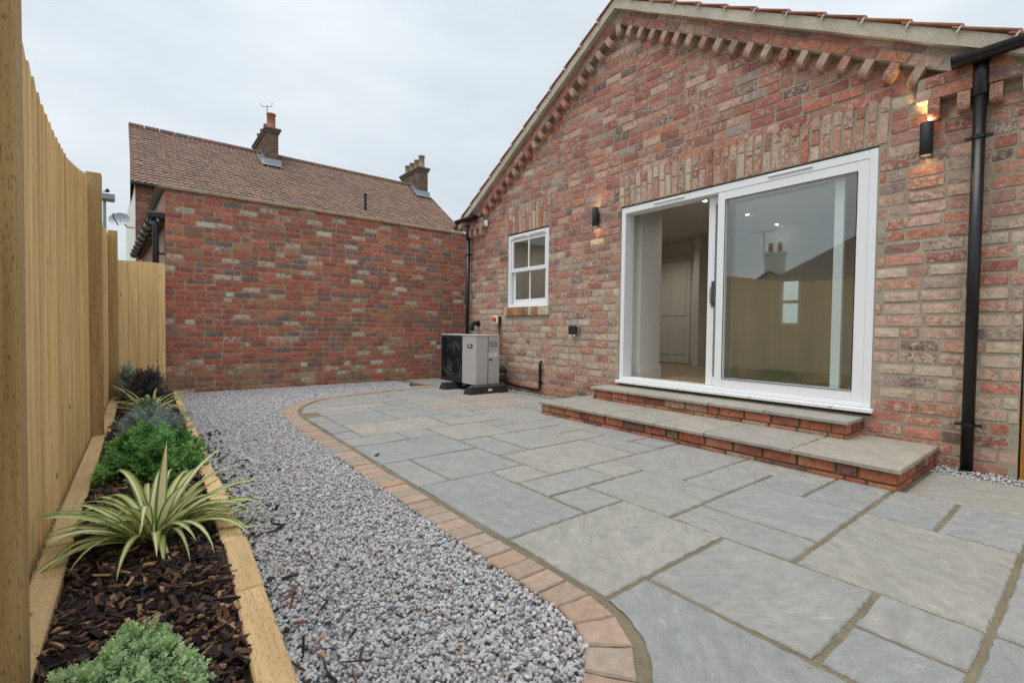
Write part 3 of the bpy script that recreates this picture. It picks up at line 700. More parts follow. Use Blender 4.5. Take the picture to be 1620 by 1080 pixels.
# ---- sliding patio door
a0, a1, z0, z1 = DOOR; d = MB(); dx0, dx1 = WX+.012, WX+.185
d.bbox(dx0, dx1, a0+.004, a0+.065, .375, 2.545, .004); d.bbox(dx0, dx1, a1-.065, a1-.004, .375, 2.545, .004); d.bbox(dx0+.001, dx1-.001, a0+.065, a1-.065, 2.47, 2.544, .004); d.bbox(dx0+.001, dx1-.001, a0+.065, a1-.065, .376, .415, .004)
pd = d.build('patio_door', M['white'], house)
q = MB(); q.bbox(WX-.045, WX+.12, a0-.02, a1+.02, .338, .374, .005); q.build('door_sill', M['white'], pd)
q = MB()
for y in (1.5, 2.2, 3.0, 3.6): q.bbox(WX-.0462, WX-.044, y, y+.035, .352, .357, .0008)
q.build('drain_slot', M['blackm'], pd)
q = MB()
for (u, v) in ((3.02, 3.42), (1.73, 2.12)): q.bbox(WX-.002, WX+.0115, u, v, 2.507, 2.527, .004)
q.build('trickle_vent', M['white'], pd)
fp = MB(); frame(fp, WX+.016, WX+.072, 1.301, 2.625, .416, 2.469, .085, .095, .09); fp_o = fp.build('fixed_panel', M['white'], pd)
q = MB(); q.box(WX+.042, WX+.050, 1.386, 2.54, .511, 2.379); q.build('pane', M['glass'], fp_o)
q = MB(); frame(q, WX+.0145, WX+.0158, 1.380, 2.546, .505, 2.385, .006); q.build('gasket', M['black'], fp_o)
sp = MB(); frame(sp, WX+.10, WX+.155, 1.50, 2.77, .418, 2.466, .075, .09, .085); sp_o = sp.build('sliding_panel', M['white'], pd)
q = MB(); q.box(WX+.122, WX+.130, 1.575, 2.695, .508, 2.381); q.build('pane', M['glass'], sp_o)
q = MB(); q.tube([(WX+.096, 2.705, 1.30), (WX+.055, 2.705, 1.32), (WX+.05, 2.705, 1.37), (WX+.05, 2.705, 1.45), (WX+.055, 2.705, 1.50), (WX+.096, 2.705, 1.52)], .011, 8); q.bbox(WX+.094, WX+.0995, 2.685, 2.725, 1.27, 1.55, .002); q.build('handle', M['steel'], sp_o, True)

# ================================================================== STEPS
steps = thing('door_steps', (4.2, 2.5, 0), 'two brick doorsteps topped with pale sandstone treads below the patio door', 'steps')
sm = MB(); sm.box(3.772, 4.80, .822, 4.188, -.02, .119); sm.box(4.452, 4.80, 1.302, 3.988, .119, .269); sm.build('core', M['smortar'], steps)
STP = [((182, 104, 74), 4), ((192, 116, 80), 2.2), ((162, 94, 76), 2.6), ((134, 88, 78), 1.7), ((180, 140, 114), 1.2), ((128, 112, 72), .7)]
fi = []; sd = []
def riser(x, y0, y1, zb, rows):
    for z, h in rows:
        for s0, s1 in course(y0, y1, [], ph=.22, start=rnd.uniform(0, .15)):
            fi.append(dict(c=(x+rnd.uniform(-.003, .003), (s0+s1)/2, zb+z), l=s1-s0, h=h, d=.05, col=(*pick(STP), rnd.uniform(0, .55)), rot=rnd.uniform(-.012, .012)))
riser(3.762, .82, 4.19, 0, ((.078, .072), (.014, .032))); riser(4.444, 1.30, 3.99, .15, ((.078, .072), (.016, .034)))
make_bricks(steps, fi, 'x', (M['brick'], M['brick_s']), 300)
for (x0, x1, y, zb) in ((3.772, 4.79, .812, 0), (4.452, 4.79, 1.292, .15)):
    for z, h in ((.078, .072), (.014, .032)):
        for s0, s1 in course(x0, x1, [], ph=.3): sd.append(dict(c=((s0+s1)/2, y, zb+z), l=s1-s0, h=h, d=.05, col=(*pick(STP), rnd.uniform(0, .5)), rot=0))
make_bricks(steps, sd, 'y', (M['brick'], M['brick_s']), 300)
TC = [(164, 158, 145), (158, 154, 143), (168, 162, 149)]
ys = [.79, 1.437, 2.11, 2.61, 3.18, 3.72, 4.215]
for u, v in zip(ys, ys[1:]): slab(steps, [(3.735, u+.005), (4.80, u+.005), (4.80, v-.005), (3.735, v-.005)], .151, .03, rnd.choice(TC), .0045, 'tread')
ys = [1.272, 1.927, 2.455, 2.942, 3.43, 4.016]
for u, v in zip(ys, ys[1:]): slab(steps, [(4.418, u+.005), (4.80, u+.005), (4.80, v-.005), (4.418, v-.005)], .301, .03, rnd.choice(TC), .0045, 'tread')

# ================================================================== FITTINGS ON THE HOUSE
def wall_lamp(y, label, up):
    t = thing('wall_lamp', (WX-.004, y, 2.495), label, 'wall light', 'black cylinder wall lights beside the patio door')
    m_ = MB(); n = 20; r = .040; xc = WX-.058
    m_.tube([(xc, y, 2.372), (xc, y, 2.375), (xc, y, 2.618), (xc, y, 2.621)], [r-.003, r, r, r-.003], n, cap=False)
    m_.tube([(xc, y, 2.618), (xc, y, 2.60), (xc, y, 2.39), (xc, y, 2.374)], [r-.004, r-.006, r-.006, r-.004], n, cap=False); m_.build('housing', M['blackm'], t, True)
    m_ = MB(); m_.bbox(WX-.022, WX-.003, y-.028, y+.028, 2.43, 2.56, .003); m_.build('back_plate', M['blackm'], t)
    for z, dn in ((2.392, True), (2.60, False)):
        m_ = MB(); m_.lathe([(.026, z-.002), (.026, z+.002)], (xc, y, 0), 14); m_.build('bulb', M['lampglow'], t)
        ld = bpy.data.lights.new('wall_lamp_bulb', 'SPOT'); ld.energy = up if not dn else .55; ld.color = (1., .68, .28); ld.spot_size = R(70); ld.spot_blend = .6; ld.shadow_soft_size = .02
        lo = bpy.data.objects.new('wall_lamp_bulb', ld); col.objects.link(lo); lo.parent = t; lo.location = Vector((xc, y, z-.01 if dn else z+.01)) - WL[t]
        lo.rotation_euler = (0, 0, 0) if dn else (math.pi, 0, 0)
wall_lamp(.925, 'black cylinder wall light between the patio door and the right drainpipe', 7.)
wall_lamp(4.28, 'black cylinder wall light between the small sash window and the patio door', .45)

def drainpipe(y, ztop, label, brackets, offx=.075, shoe=True):
    t = thing('drainpipe', (WX-offx, y, 0), label, 'drainpipe', 'black drainpipes on the gable wall'); x = WX-offx; r = .036
    m_ = MB(); m_.tube([(x, y, .012), (x, y, ztop)], r, 16); m_.build('pipe', M['black'], t, True)
    m_ = MB(); m_.tube([(x, y, ztop-.06), (x, y, ztop-.05), (x, y, ztop+.10), (x-.01, y, ztop+.20)], [r+.004, r+.008, r+.008, r+.006], 16); m_.build('collar', M['black'], t, True)
    for z in brackets:
        m_ = MB(); m_.tube([(x, y, z-.014), (x, y, z+.014)], r+.0035, 16); m_.box(x+.03, WX-.004, y-.012, y+.012, z-.012, z+.012); m_.bbox(x-.004, x+.012, y-r-.038, y+r+.038, z-.012, z+.012, .003); m_.build('bracket', M['black'], t)
    m_ = MB()
    m_.tube([(x, y, -.004), (x, y, .016)], r+.010, 16); m_.build('shoe', M['black'], t, True)
drainpipe(.632, 2.77, 'tall black drainpipe at the right end of the gable wall', (.35, 2.42))
drainpipe(7.335, 2.68, 'black drainpipe in the corner behind the heat pump', (.9, 2.35))
def gutter(y0, y1, z, label):
    t = thing('gutter', (WX-.15, y0, z), label, 'gutter', 'black gutters at the eaves'); m_ = MB(); n = 10; r = .056; xc = WX-.145
    P = [(xc+r*math.cos(math.pi+math.pi*i/n), z+r*1.0*math.sin(math.pi+math.pi*i/n)) for i in range(n+1)]
    P = [(xc-r, z+.012)] + P + [(xc+r, z+.012)]; Q = P + [(xc+(p[0]-xc)*.92, z+(p[1]-z)*.92+.0) for p in P[::-1]]
    m_.prism(Q, y0, y1, 1, cap=False); m_.build('trough', M['black'], t)
    for y in (y0, y1):
        m_ = MB(); m_.prism(P, y-.004, y+.004, 1); m_.build('stop_end', M['black'], t)
    m_ = MB(); m_.box(WX-.088, WX-.0868, y0, y1, z-.03, z+.05); m_.build('fascia', M['black'], t)
    return t
gutter(-1.0, .775, 2.985, 'black gutter running out of view above the right drainpipe')
gutter(7.02, 7.62, 2.985, 'short black gutter at the left eaves above the corner drainpipe')

t = thing('outdoor_socket', (WX-.01, 4.66, 1.0), 'dark grey covered outdoor socket on the brick wall left of the steps', 'socket')
m_ = MB(); m_.bbox(WX-.030, WX-.004, 4.575, 4.735, .93, 1.06, .008); m_.build('back_box', M['steel'], t)
m_ = MB(); m_.bbox(WX-.085, WX-.031, 4.60, 4.735, .94, 1.065, .016); m_.build('cover', M['blackm'], t)
m_ = MB()
for y in (4.635, 4.70): m_.tube([(WX-.055, y, .94), (WX-.055, y, .915)], .014, 10)
m_.build('cable_gland', M['white'], t)
t = thing('isolator_switch', (WX-.01, 6.46, 1.1), 'cream rotary isolator switch with red knob beside the sash window sill', 'switch')
m_ = MB(); m_.bbox(WX-.07, WX-.004, 6.42, 6.54, 1.085, 1.225, .006); m_.build('box', M['cream'], t)
m_ = MB(); m_.tube([(WX-.07, 6.485, 1.165), (WX-.105, 6.485, 1.165)], .034, 14); m_.build('knob', M['orange'], t)
m_ = MB(); m_.tube([(WX-.035, 6.40, 1.09), (WX-.035, 6.40, .6)], .012, 8); m_.bbox(WX-.05, WX-.02, 6.385, 6.419, 1.06, 1.22, .004); m_.build('cable', M['black'], t)
t = thing('alarm_sensor', (WX-.01, 6.83, 2.83), 'small white sensor box under the dentils near the left eaves', 'sensor')
m_ = MB(); m_.bbox(WX-.052, WX-.004, 6.80, 6.88, 2.79, 2.90, .012); m_.build('case', M['white'], t)
m_ = MB(); m_.bbox(WX-.058, WX-.052, 6.82, 6.86, 2.805, 2.85, .002); m_.build('lens', M['grey_p'], t)
t = thing('vent_elbow', (WX-.02, 7.08, 1.0), 'black pipe elbow leaving the wall above the heat pump', 'pipe')
m_ = MB(); m_.tube([(WX-.004, 7.08, 1.10), (WX-.10, 7.08, 1.10), (WX-.145, 7.07, 1.075), (WX-.155, 7.06, 1.03), (WX-.155, 7.06, .97)], .042, 12); m_.build('elbow', M['rubber'], t, True)
m_ = MB(); m_.tube([(WX-.02, 7.08, 1.10), (WX-.003, 7.08, 1.10)], .055, 14); m_.build('collar', M['blackm'], t, True)
t = thing('condensate_pipe', (WX-.03, 5.6, .05), 'thin black condensate pipe along the wall foot with an upright end', 'pipe')
m_ = MB(); m_.tube([(WX-.035, 6.2, .115), (WX-.035, 5.9, .085), (WX-.035, 5.40, .075), (WX-.035, 5.372, .09), (WX-.035, 5.365, .12), (WX-.035, 5.365, .46), (WX-.032, 5.365, .50), (WX-.004, 5.365, .515)], .02, 10); m_.build('pipe', M['black'], t, True)
for z in (.20, .38):
    m_ = MB(); m_.tube([(WX-.035, 5.365, z-.01), (WX-.035, 5.365, z+.01)], .024, 10); m_.box(WX-.02, WX-.003, 5.33, 5.40, z-.007, z+.007); m_.build('clip', M['black'], t)

# ---- heat pump
hx, hy0, hy1 = 4.10, 6.10, 7.17; hz0, hz1 = .118, .905; hb = 4.56
hp = thing('heat_pump', (4.35, 6.6, .01), 'grey and black air source heat pump standing on rubber blocks in the corner', 'heat pump')
m_ = MB(); m_.bbox(hx, hb, hy0, hy0+.40, hz0, hz1-.02, .008); m_.box(hx+.10, hb, hy0+.40, hy1, hz0, hz1-.02); m_.build('casing', M['hp'], hp)
m_ = MB(); m_.bbox(hx-.006, hb+.006, hy0-.006, hy1+.006, hz1-.0195, hz1, .006); m_.build('top_panel', M['hp'], hp)
gm = MB(); fr0, fr1 = hy0+.405, hy1; gm.bbox(hx-.004, hx+.098, fr0, fr0+.03, hz0, hz1-.021, .003); gm.bbox(hx-.004, hx+.098, fr1-.03, fr1, hz0, hz1-.021, .003); gm.bbox(hx-.003, hx+.097, fr0+.03, fr1-.03, hz0, hz0+.05, .003); gm.bbox(hx-.003, hx+.097, fr0+.03, fr1-.03, hz1-.065, hz1-.022, .003)
fan = gm.build('grille', M['hpd'], hp)
fy, fz = (fr0+fr1)/2, (hz0+hz1)/2-.01
nb = 22
for i in range(nb):
    y = fr0+.04+(fr1-fr0-.08)*i/(nb-1); q = MB(); q.box(hx+.004, hx+.012, y-.003, y+.003, hz0+.05, hz1-.065); q.build('grille_bar', M['hpd'], fan)
q = MB(); ring = [(hx+.0, fy+.285*math.cos(t_), fz+.285*math.sin(t_)) for t_ in np.linspace(0, 2*math.pi, 41)]; q.tube(ring, .012, 8, cap=False); q.build('fan_ring', M['black'], fan, True)
for gr in (.10, .16, .22):
    q = MB(); q.tube([(hx+.001, fy+gr*math.cos(t_), fz+gr*math.sin(t_)) for t_ in np.linspace(0, 2*math.pi, 33)], .003, 5, cap=False); q.build('guard_ring', M['hpd'], fan)
for (sy, sz) in ((hy0+.02, hz0+.03), (hy0+.02, hz1-.05), (hy0+.38, hz0+.03), (hy0+.38, hz1-.05)):
    q = MB(); q.tube([(hx-.004, sy, sz), (hx+.002, sy, sz)], .006, 8); q.build('screw', M['steel'], hp)
q = MB(); q.tube([(hx+.05, fy, fz), (hx+.02, fy, fz)], .06, 14); q.build('fan_hub', M['black'], fan)
for k in range(3):
    q = MB(); an = k*2*math.pi/3+.4; vs = []
    for i in range(5):
        rr = .05+.22*i/4; wd = .10+.16*i/4
        for s_ in (-.5, .5):
            tt = an+s_*wd/max(rr, .12); vs.append((hx+.045+s_*.03, fy+rr*math.cos(tt), fz+rr*math.sin(tt)))
    n_ = len(vs); vs += [(v[0]+.006, v[1], v[2]) for v in vs]
    fs = [(2*i, 2*i+1, 2*i+3, 2*i+2) for i in range(4)] + [(n_+2*i+2, n_+2*i+3, n_+2*i+1, n_+2*i) for i in range(4)] + [(2*i, 2*i+2, n_+2*i+2, n_+2*i) for i in range(4)] + [(2*i+3, 2*i+1, n_+2*i+1, n_+2*i+3) for i in range(4)]
    q.add(vs, fs); q.build('fan_blade', M['hpd'], fan)
q = MB(); q.box(hx-.0065, hx-.0005, hy0+.10, hy0+.24, .70, .755); bdg = q.build('badge', M['black'], hp)
q = MB()
for i, (a_, b_) in enumerate(((.13, .155), (.165, .19), (.20, .215))): q.box(hx-.008, hx-.0066, hy0+a_, hy0+b_, .715, .74)
q.build('logo', M['screed'], bdg)
q = MB(); q.box(4.325, 4.335, hy0-.0025, hy0-.0005, hz0+.01, hz1-.03); q.build('panel_seam', M['blackm'], hp)
q = MB(); q.box(4.335, 4.50, hy0-.0045, hy0-.0006, .55, .62); stk = q.build('warning_sticker', M['screed'], hp)
q = MB()
for (a_, b_, c_, d_) in ((4.35, 4.375, .585, .61), (4.39, 4.40, .59, .60), (4.405, 4.43, .585, .61), (4.44, 4.49, .60, .606), (4.345, 4.49, .567, .571), (4.345, 4.48, .558, .562)): q.box(a_, b_, hy0-.0058, hy0-.0046, c_, d_)
q.build('print', M['hp'], stk)
q = MB(); q.box(4.355, 4.41, hy0-.0045, hy0-.0006, .50, .522); q.build('rating_plate', M['hpd'], hp)
q = MB()
for i in range(5):
    for j in range(3):
        if (i, j) != (2, 1): q.box(4.365+.03*i, 4.385+.03*i, hy0-.0025, hy0-.0006, .72+.03*j, .735+.03*j)
q.build('side_vent', M['hpd'], hp)
for (ya, yb) in ((5.93, 6.10), (6.68, 6.85)):
    q = MB(); x0, x1 = 3.90, 4.60
    vs = [(x0-.02, ya-.015, .004), (x1+.02, ya-.015, .004), (x1+.02, yb+.015, .004), (x0-.02, yb+.015, .004), (x0+.02, ya+.02, .112), (x1-.02, ya+.02, .112), (x1-.02, yb-.02, .112), (x0+.02, yb-.02, .112)]
    q.add(vs, [(3, 2, 1, 0), (4, 5, 6, 7), (0, 1, 5, 4), (1, 2, 6, 5), (2, 3, 7, 6), (3, 0, 4, 7)]); ft = q.build('rubber_foot', M['rubber'], hp)
    q = MB(); q.box(4.22, 4.29, ya-.0085, ya-.001, .045, .075); q.build('foot_label', M['screed'], ft)
    q = MB(); q.tube([(3.97, (ya+yb)/2, .105), (3.97, (ya+yb)/2, .125)], .02, 8); q.box(3.94, 4.58, (ya+yb)/2-.02, (ya+yb)/2+.02, .1125, .1165); q.build('mounting_bolt', M['steel'], ft)
for z in (.20, .33):
    q = MB(); q.tube([(4.50, 6.16, z), (4.60, 6.13, z), (4.68, 6.12, z), (4.73, 6.20, z), (4.79, 6.3, z)], .042, 10); q.build('insulated_pipe', M['rubber'], hp, True)

# ---- gate at the right edge
gt = thing('timber_gate', (WX, -.1, 0), 'brown timber gate post at the right end of the gable wall', 'gate')
m_ = MB(); m_.bbox(WX+.0, WX+.09, .285, .372, -.02, 2.16, .004); m_.build('gate_post', M['gate'], gt)
for i in range(7):
    m_ = MB(); m_.bbox(WX+.02, WX+.045, .27-.125*(i+1), .268-.125*i, .04, 2.1, .003); m_.build('board', M['gate'], gt)
m_ = MB(); m_.box(WX+.0455, WX+.08, -.6, .26, .3, .4); m_.box(WX+.0455, WX+.08, -.6, .26, 1.6, 1.7); m_.build('rail', M['gate'], gt)

# ================================================================== OLD OUTBUILDING (far wall)
FY = 8.41
ob = thing('brick_outbuilding', (2.8, FY, 0), 'weathered red brick outbuilding wall with whitewashed patches closing the far end', 'outbuilding')
m_ = MB(); m_.prism([(.302, FY+.0055), (5.6, FY+.0055), (5.6, FY+5), (.05, FY+5)], -.05, 2.935); m_.build('wall', M['wmortar'], ob)
m_ = MB(); m_.add([(.298, FY+.01, 0), (.298, FY+.01, 2.9), (.04, FY+5, 2.9), (.04, FY+5, 0)], [(0, 1, 2, 3)]); m_.build('side_wall', M['sidewall'], ob)
items = []; zc = .02; k = 0
while zc < 2.93:
    low = zc < 1.5
    for s0, s1 in course(.30, 5.55, [], .226, .104, .018, .62 if (k % 4 == 0 and low) else .16, (.0, .118)[k % 2]+rnd.uniform(0, .03)):
        x = (s0+s1)/2; c = pick(OLD); al = rnd.uniform(0, .32); q_ = rnd.random()
        if q_ < .012: c = list(lin((214, 206, 192))); al = .9
        elif q_ < .045: al = rnd.uniform(.9, 1.15)
        elif q_ < .065: al = rnd.uniform(.75, 1)
        elif q_ < .085 and low: c = list(lin((170, 146, 104))); al = .7
        if zc < .3 and rnd.random() < .2: c = list(lin((158, 132, 98)))
        items.append(dict(c=(x, FY+rnd.uniform(-.003, .003), zc+rnd.uniform(-.003, .003)), l=s1-s0, h=.0715*rnd.uniform(.95, 1.05), d=.05, col=(*c, al), rot=rnd.uniform(-.01, .01)))
    zc += .0855; k += 1
make_bricks(ob, items, 'y', (M['wbrick'], M['wbrick_s']), 295)
m_ = MB(); m_.bbox(.22, 5.6, FY-.03, FY+.12, 2.94, 2.985, .006); o = m_.build('coping', M['wmortar'], ob)
m_ = MB(); m_.add([(.2, FY+.0, 2.985), (5.6, FY+.0, 2.985), (5.6, FY+5, 2.95), (.0, FY+5, 2.95)], [(0, 1, 2, 3)]); m_.build('roof', M['lead'], ob)
# its gutter and pipe at the left end
gu = thing('gutter', (.17, 8.6, 2.5), 'black ribbed gutter on the left side of the old outbuilding', 'gutter', 'black gutters at the eaves')
m_ = MB(); n = 8
P0, P1 = Vector((.155, 8.50, 2.50)), Vector((-.085, 13.2, 2.50)); dv = (P1-P0); sv = Vector((1, 0, 0))
vs = []
for pt in (P0, P1):
    for i in range(n+1):
        t_ = math.pi+math.pi*i/n; vs.append(pt+Vector((math.cos(t_)*.065, 0, math.sin(t_)*.065)))
m_.add(vs, [(i, i+1, n+2+i, n+1+i) for i in range(n)]); m_.build('trough', M['black'], gu, True)
for i in range(8):
    pt = P0+dv*((i+.3)/8); q = MB(); q.tube([pt+Vector((math.cos(math.pi+math.pi*j/n)*.07, 0, math.sin(math.pi+math.pi*j/n)*.07)) for j in range(n+1)], .014, 6); q.build('bracket', M['black'], gu)
q = MB(); q.bbox(.10, .30, 8.44, 8.52, 2.515, 2.60, .01); q.build('stop_end', M['black'], gu)
q = MB(); q.prism([(.235, 8.53), (.30, 8.53), (.06, 13.2), (-.02, 13.2)], 2.42, 2.56); q.build('fascia', M['stem'], gu)
dp = thing('drainpipe', (.19, 8.48, 0), 'black drainpipe at the left corner of the old brick outbuilding', 'drainpipe')
q = MB(); q.tube([(.19, 8.47, 0), (.19, 8.47, 2.40), (.16, 8.50, 2.50)], .038, 12); q.build('pipe', M['black'], dp, True)
q = MB(); q.tube([(.19, 8.47, 2.0), (.19, 8.47, 2.04)], .046, 12); q.box(.22, .30, 8.46, 8.48, 2.0, 2.03); q.build('bracket', M['black'], dp)

# ================================================================== HOUSE BEHIND
HY = 17.0; EZ = 4.94; D_ = 3.6; RZ = 7.66; HX0, HX1 = -.06, 10.75
hb_ = thing('terraced_house', (5.3, 19, 0), 'old brick house with long brown pantile roof and two chimneys behind the far wall', 'house')
m_ = MB(); m_.prism([(HX0, HY+.22), (HX1-.1, HY+.22), (HX1-.1, HY+7), (HX0-.2, HY+7)], 0, EZ+.06); m_.build('wall', M['wmortar'], hb_)
m_ = MB(); m_.prism([(HX0-.012, HY+.20), (HX0-.002, HY+.20), (HX0-.2, HY+7), (HX0-.32, HY+7)], 0, EZ+.2); m_.build('rendered_end', M['render'], hb_)
items = []
for kz in range(36):
    zc = 2.35+.075*kz
    if zc > EZ: break
    for s0, s1 in course(HX0, 1.6, [], .222, .106, .012, .2, (.0, .115)[kz % 2]): items.append(dict(c=((s0+s1)/2, HY+.208, zc), l=s1-s0, h=.062, d=.03, col=(*pick([((150, 96, 78), 3), ((128, 84, 74), 2), ((164, 116, 92), 2)]), .25), rot=0))
make_bricks(hb_, items, 'y', (M['wbrick'], M['wbrick_s']), 60)
m_ = MB(); m_.tube([(HX0-.1, HY-.06, EZ-.02), (HX1, HY-.06, EZ-.02)], .05, 8); m_.build('eaves_gutter', M['black'], hb_)
# pantiled slope: an S profile across, stepped in courses, one mesh of tiles
def pantiles(x0, x1, ye, ze, yr, zr, cols_, rows_, name, parent, mat, left_shift=0.):
    r_ = np.random.default_rng(5); V = []; Fq = []; C = []; off = 0; sl = Vector((0, yr-ye, zr-ze)); Ls = sl.length; u = sl.normalized(); nn = Vector((0, -u.z, u.y)); 
    if nn.z < 0: nn = -nn
    tw = (x1-x0)/cols_; th = Ls/rows_; prof = [(i/6, .017*math.sin(2*math.pi*i/6+.6)) for i in range(7)]
    pal = [lin(c) for c in ((134, 111, 100), (128, 107, 98), (140, 115, 102), (124, 105, 97), (144, 116, 100))]
    for rw in range(rows_):
        for cl in range(cols_):
            jj = r_.uniform(-.006, .006); bx = x0+cl*tw + left_shift*(rw/rows_)
            for e in (0, 1):
                dd = rw*th + (e*(th*1.06)); lift = (.030 if e == 0 else .008)+jj
                for px_, pz in prof:
                    p = Vector((bx+px_*tw, ye, ze))+u*dd+nn*(lift+pz); V.append(p[:])
            for px_, pz in prof:                                     # drip edge
                p = Vector((bx+px_*tw, ye, ze))+u*(rw*th)+nn*(pz+jj+.004); V.append(p[:])
            for i in range(6): Fq.append((off+i, off+i+1, off+7+i+1, off+7+i)); Fq.append((off+14+i, off+14+i+1, off+i+1, off+i))
            c = np.array(pal[r_.integers(5)])*r_.uniform(.93, 1.07); C += [c]*12; off += 21
    me = np_mesh(name, np.array(V), np.array(Fq), mat, np.array(C)); o = link(name, me, parent); o['kind'] = 'stuff'; return o
pantiles(HX0-.1, HX1, HY-.05, EZ+.03, HY+D_, RZ, 74, 23, 'pantiles', hb_, M['slate'], -.09)
m_ = MB(); m_.add([(HX0-.1, HY, EZ), (HX1, HY, EZ), (HX1, HY+D_, RZ-.03), (HX0-.15, HY+D_, RZ-.03), (HX0-.2, HY+2*D_, EZ), (HX1, HY+2*D_, EZ)], [(0, 1, 2, 3), (3, 2, 5, 4), (1, 5, 2), (0, 3, 4)]); m_.build('roof', M['ground'], hb_)
for i in range(26):
    q = MB(); xa = HX0-.18+(HX1-HX0+.2)*i/26; xb = xa+(HX1-HX0+.2)/26-.02; q.tube([(xa, HY+D_, RZ+.01), (xb, HY+D_, RZ+.01)], .10, 8); o = q.build('ridge_tile', M['paver'], hb_); o.color = (*[v*rnd.uniform(.8, 1.2) for v in lin((128, 106, 96))], 1)
def chimney(x0, x1, y0, y1, zb, zt, pots, dark):
    m_ = MB(); m_.box(x0, x1, y0, y1, zb, zt); st = m_.build('chimney', M['wmortar'], hb_)
    its = []
    k = 0; z = zb+.04
    while z < zt:
        for s0, s1 in course(x0, x1, [], .2, .1, .012, .3, (.0, .1)[k % 2]): its.append(('y', dict(c=((s0+s1)/2, y0-.008, z), l=s1-s0, h=.06, d=.02, col=(*pick(dark), .2), rot=0)))
        for s0, s1 in course(y0, y1, [], .21, .1, .012, .3, (.0, .1)[k % 2]): its.append(('x', dict(c=(x0-.008, (s0+s1)/2, z), l=s1-s0, h=.06, d=.02, col=(*pick(dark), .2), rot=0)))
        z += .076; k += 1
    for ax in 'xy': make_bricks(st, [b for a_, b in its if a_ == ax], ax, (M['wbrick'], M['wbrick_s']), 0, mass='stack_brickwork')
    for i, e_ in enumerate((.05, .09)):
        q = MB(); q.bbox(x0-e_, x1+e_, y0-e_, y1+e_, zt-.16+.09*i, zt-.075+.09*i, .01); q.build('oversailing_course', M['sootcap'], st)
    for i, (fy_, h_, r_) in enumerate(pots):
        q = MB(); q.lathe([(r_*1.15, zt+.015), (r_*1.15, zt+.07), (r_, zt+.09), (r_*.92, zt+h_-.09), (r_*1.12, zt+h_-.07), (r_*1.12, zt+h_-.02), (r_*.8, zt+h_)], ((x0+x1)/2, y0+(y1-y0)*fy_, 0), 12); q.build('chimney_pot', M['pot'] if zt > 8.38 else M['oldpot'], st, True)
    q = MB(); zf = lambda y: EZ+.1+(y-HY)*(RZ-EZ)/D_
    q.add([(x0-.05, y0-.05, zf(y0-.05)-.02), (x1+.1, y0-.05, zf(y0-.05)-.02), (x1+.1, y0-.012, zf(y0)+.16), (x0-.05, y0-.012, zf(y0)+.16), (x0-.05, y0-.22, zf(y0-.22)+.02), (x1+.1, y0-.22, zf(y0-.22)+.02), (x0-.03, HY+D_, RZ+.16), (x0-.03, HY+D_, RZ-.02), (x0-.2, HY+D_, RZ+.06), (x0-.2, y0-.22, zf(y0-.22)+.02)], [(0, 1, 2, 3), (4, 5, 1, 0), (0, 3, 6, 7), (9, 4, 0, 7), (9, 7, 8)]); q.build('flashing', M['lead'], st)
DK = [((108, 86, 76), 3), ((92, 76, 70), 2), ((128, 96, 82), 2)]
chimney(3.78, 4.18, 19.75, 22.2, 6.7, 8.42, ((.09, .62, .15), (.35, .42, .14), (.62, .44, .14), (.88, .46, .14)), DK)
chimney(10.05, 10.5, 19.75, 21.6, 6.7, 8.33, ((.1, .60, .14), (.34, .52, .14), (.6, .5, .14), (.86, .5, .14)), DK)
q = MB(); q.tube([(6.72, 17.55, 5.2), (6.72, 17.55, 6.0)], .05, 10); q.tube([(6.72, 17.55, 5.98), (6.72, 17.55, 6.02)], .065, 10); q.build('flue_pipe', M['blackm'], hb_)
ae = thing('tv_aerial', (3.98, 20.0, 8.45), 'small forked television aerial on the left chimney stack', 'aerial')
q = MB(); q.tube([(3.84, 19.98, 8.3), (3.84, 19.98, 9.32)], .016, 6); q.build('mast', M['steel'], ae)
q = MB(); q.tube([(3.62, 19.98, 9.33), (3.66, 19.98, 9.22), (3.98, 19.98, 9.30), (4.02, 19.98, 9.45)], .013, 6); q.build('dipole', M['steel'], ae)
di = thing('satellite_dish', (-.12, 17.3, 3.9), 'grey satellite dish on the white gable end above the fence', 'satellite dish')
q = MB(); n = 20; c0 = Vector((-.42, 17.2, 3.92)); nd = Vector((-.35, -.75, .35)).normalized(); ua = nd.cross(Vector((0, 0, 1))).normalized(); ub = nd.cross(ua)
vs = [c0-nd*.06]; 
for r_ in (.5, 1.):
    for i in range(n): vs.append(c0+(ua*math.cos(2*math.pi*i/n)*.26+ub*math.sin(2*math.pi*i/n)*.21)*r_-nd*.06*(1-r_*r_))
fs = [(0, 1+i, 1+(i+1) % n) for i in range(n)] + [(1+i, 1+n+i, 1+n+(i+1) % n, 1+(i+1) % n) for i in range(n)]
q.add(vs, fs); q.build('reflector', M['lead'], di, True)
q = MB(); q.tube([c0-nd*.05, (-.25, 17.35, 3.75), (-.10, 17.4, 3.75)], .02, 6); q.build('arm', M['steel'], di)
q = MB(); q.tube([c0+ub*.18-nd*.02, c0+nd*.25+ub*.12, c0+nd*.30+ub*.02], .014, 6); q.build('feed_horn', M['blackm'], di)
sl_ = thing('street_lamp', (-1.27, 30, 0), 'flat headed grey street lamp rising behind the fence', 'street lamp')
q = MB(); q.tube([(-1.27, 30, 0), (-1.27, 30, 4), (-1.27, 30, 7.35)], [.10, .075, .06], 8); q.build('pole', M['steel'], sl_)
q = MB(); q.bbox(-1.42, -.88, 29.6, 30.2, 6.88, 7.22, .05); q.build('lamp_head', M['steel'], sl_)
q = MB(); q.lathe([(.06, 7.3), (.09, 7.36), (.06, 7.46)], (-1.16, 30, 0), 8); q.build('photocell', M['blackm'], sl_)

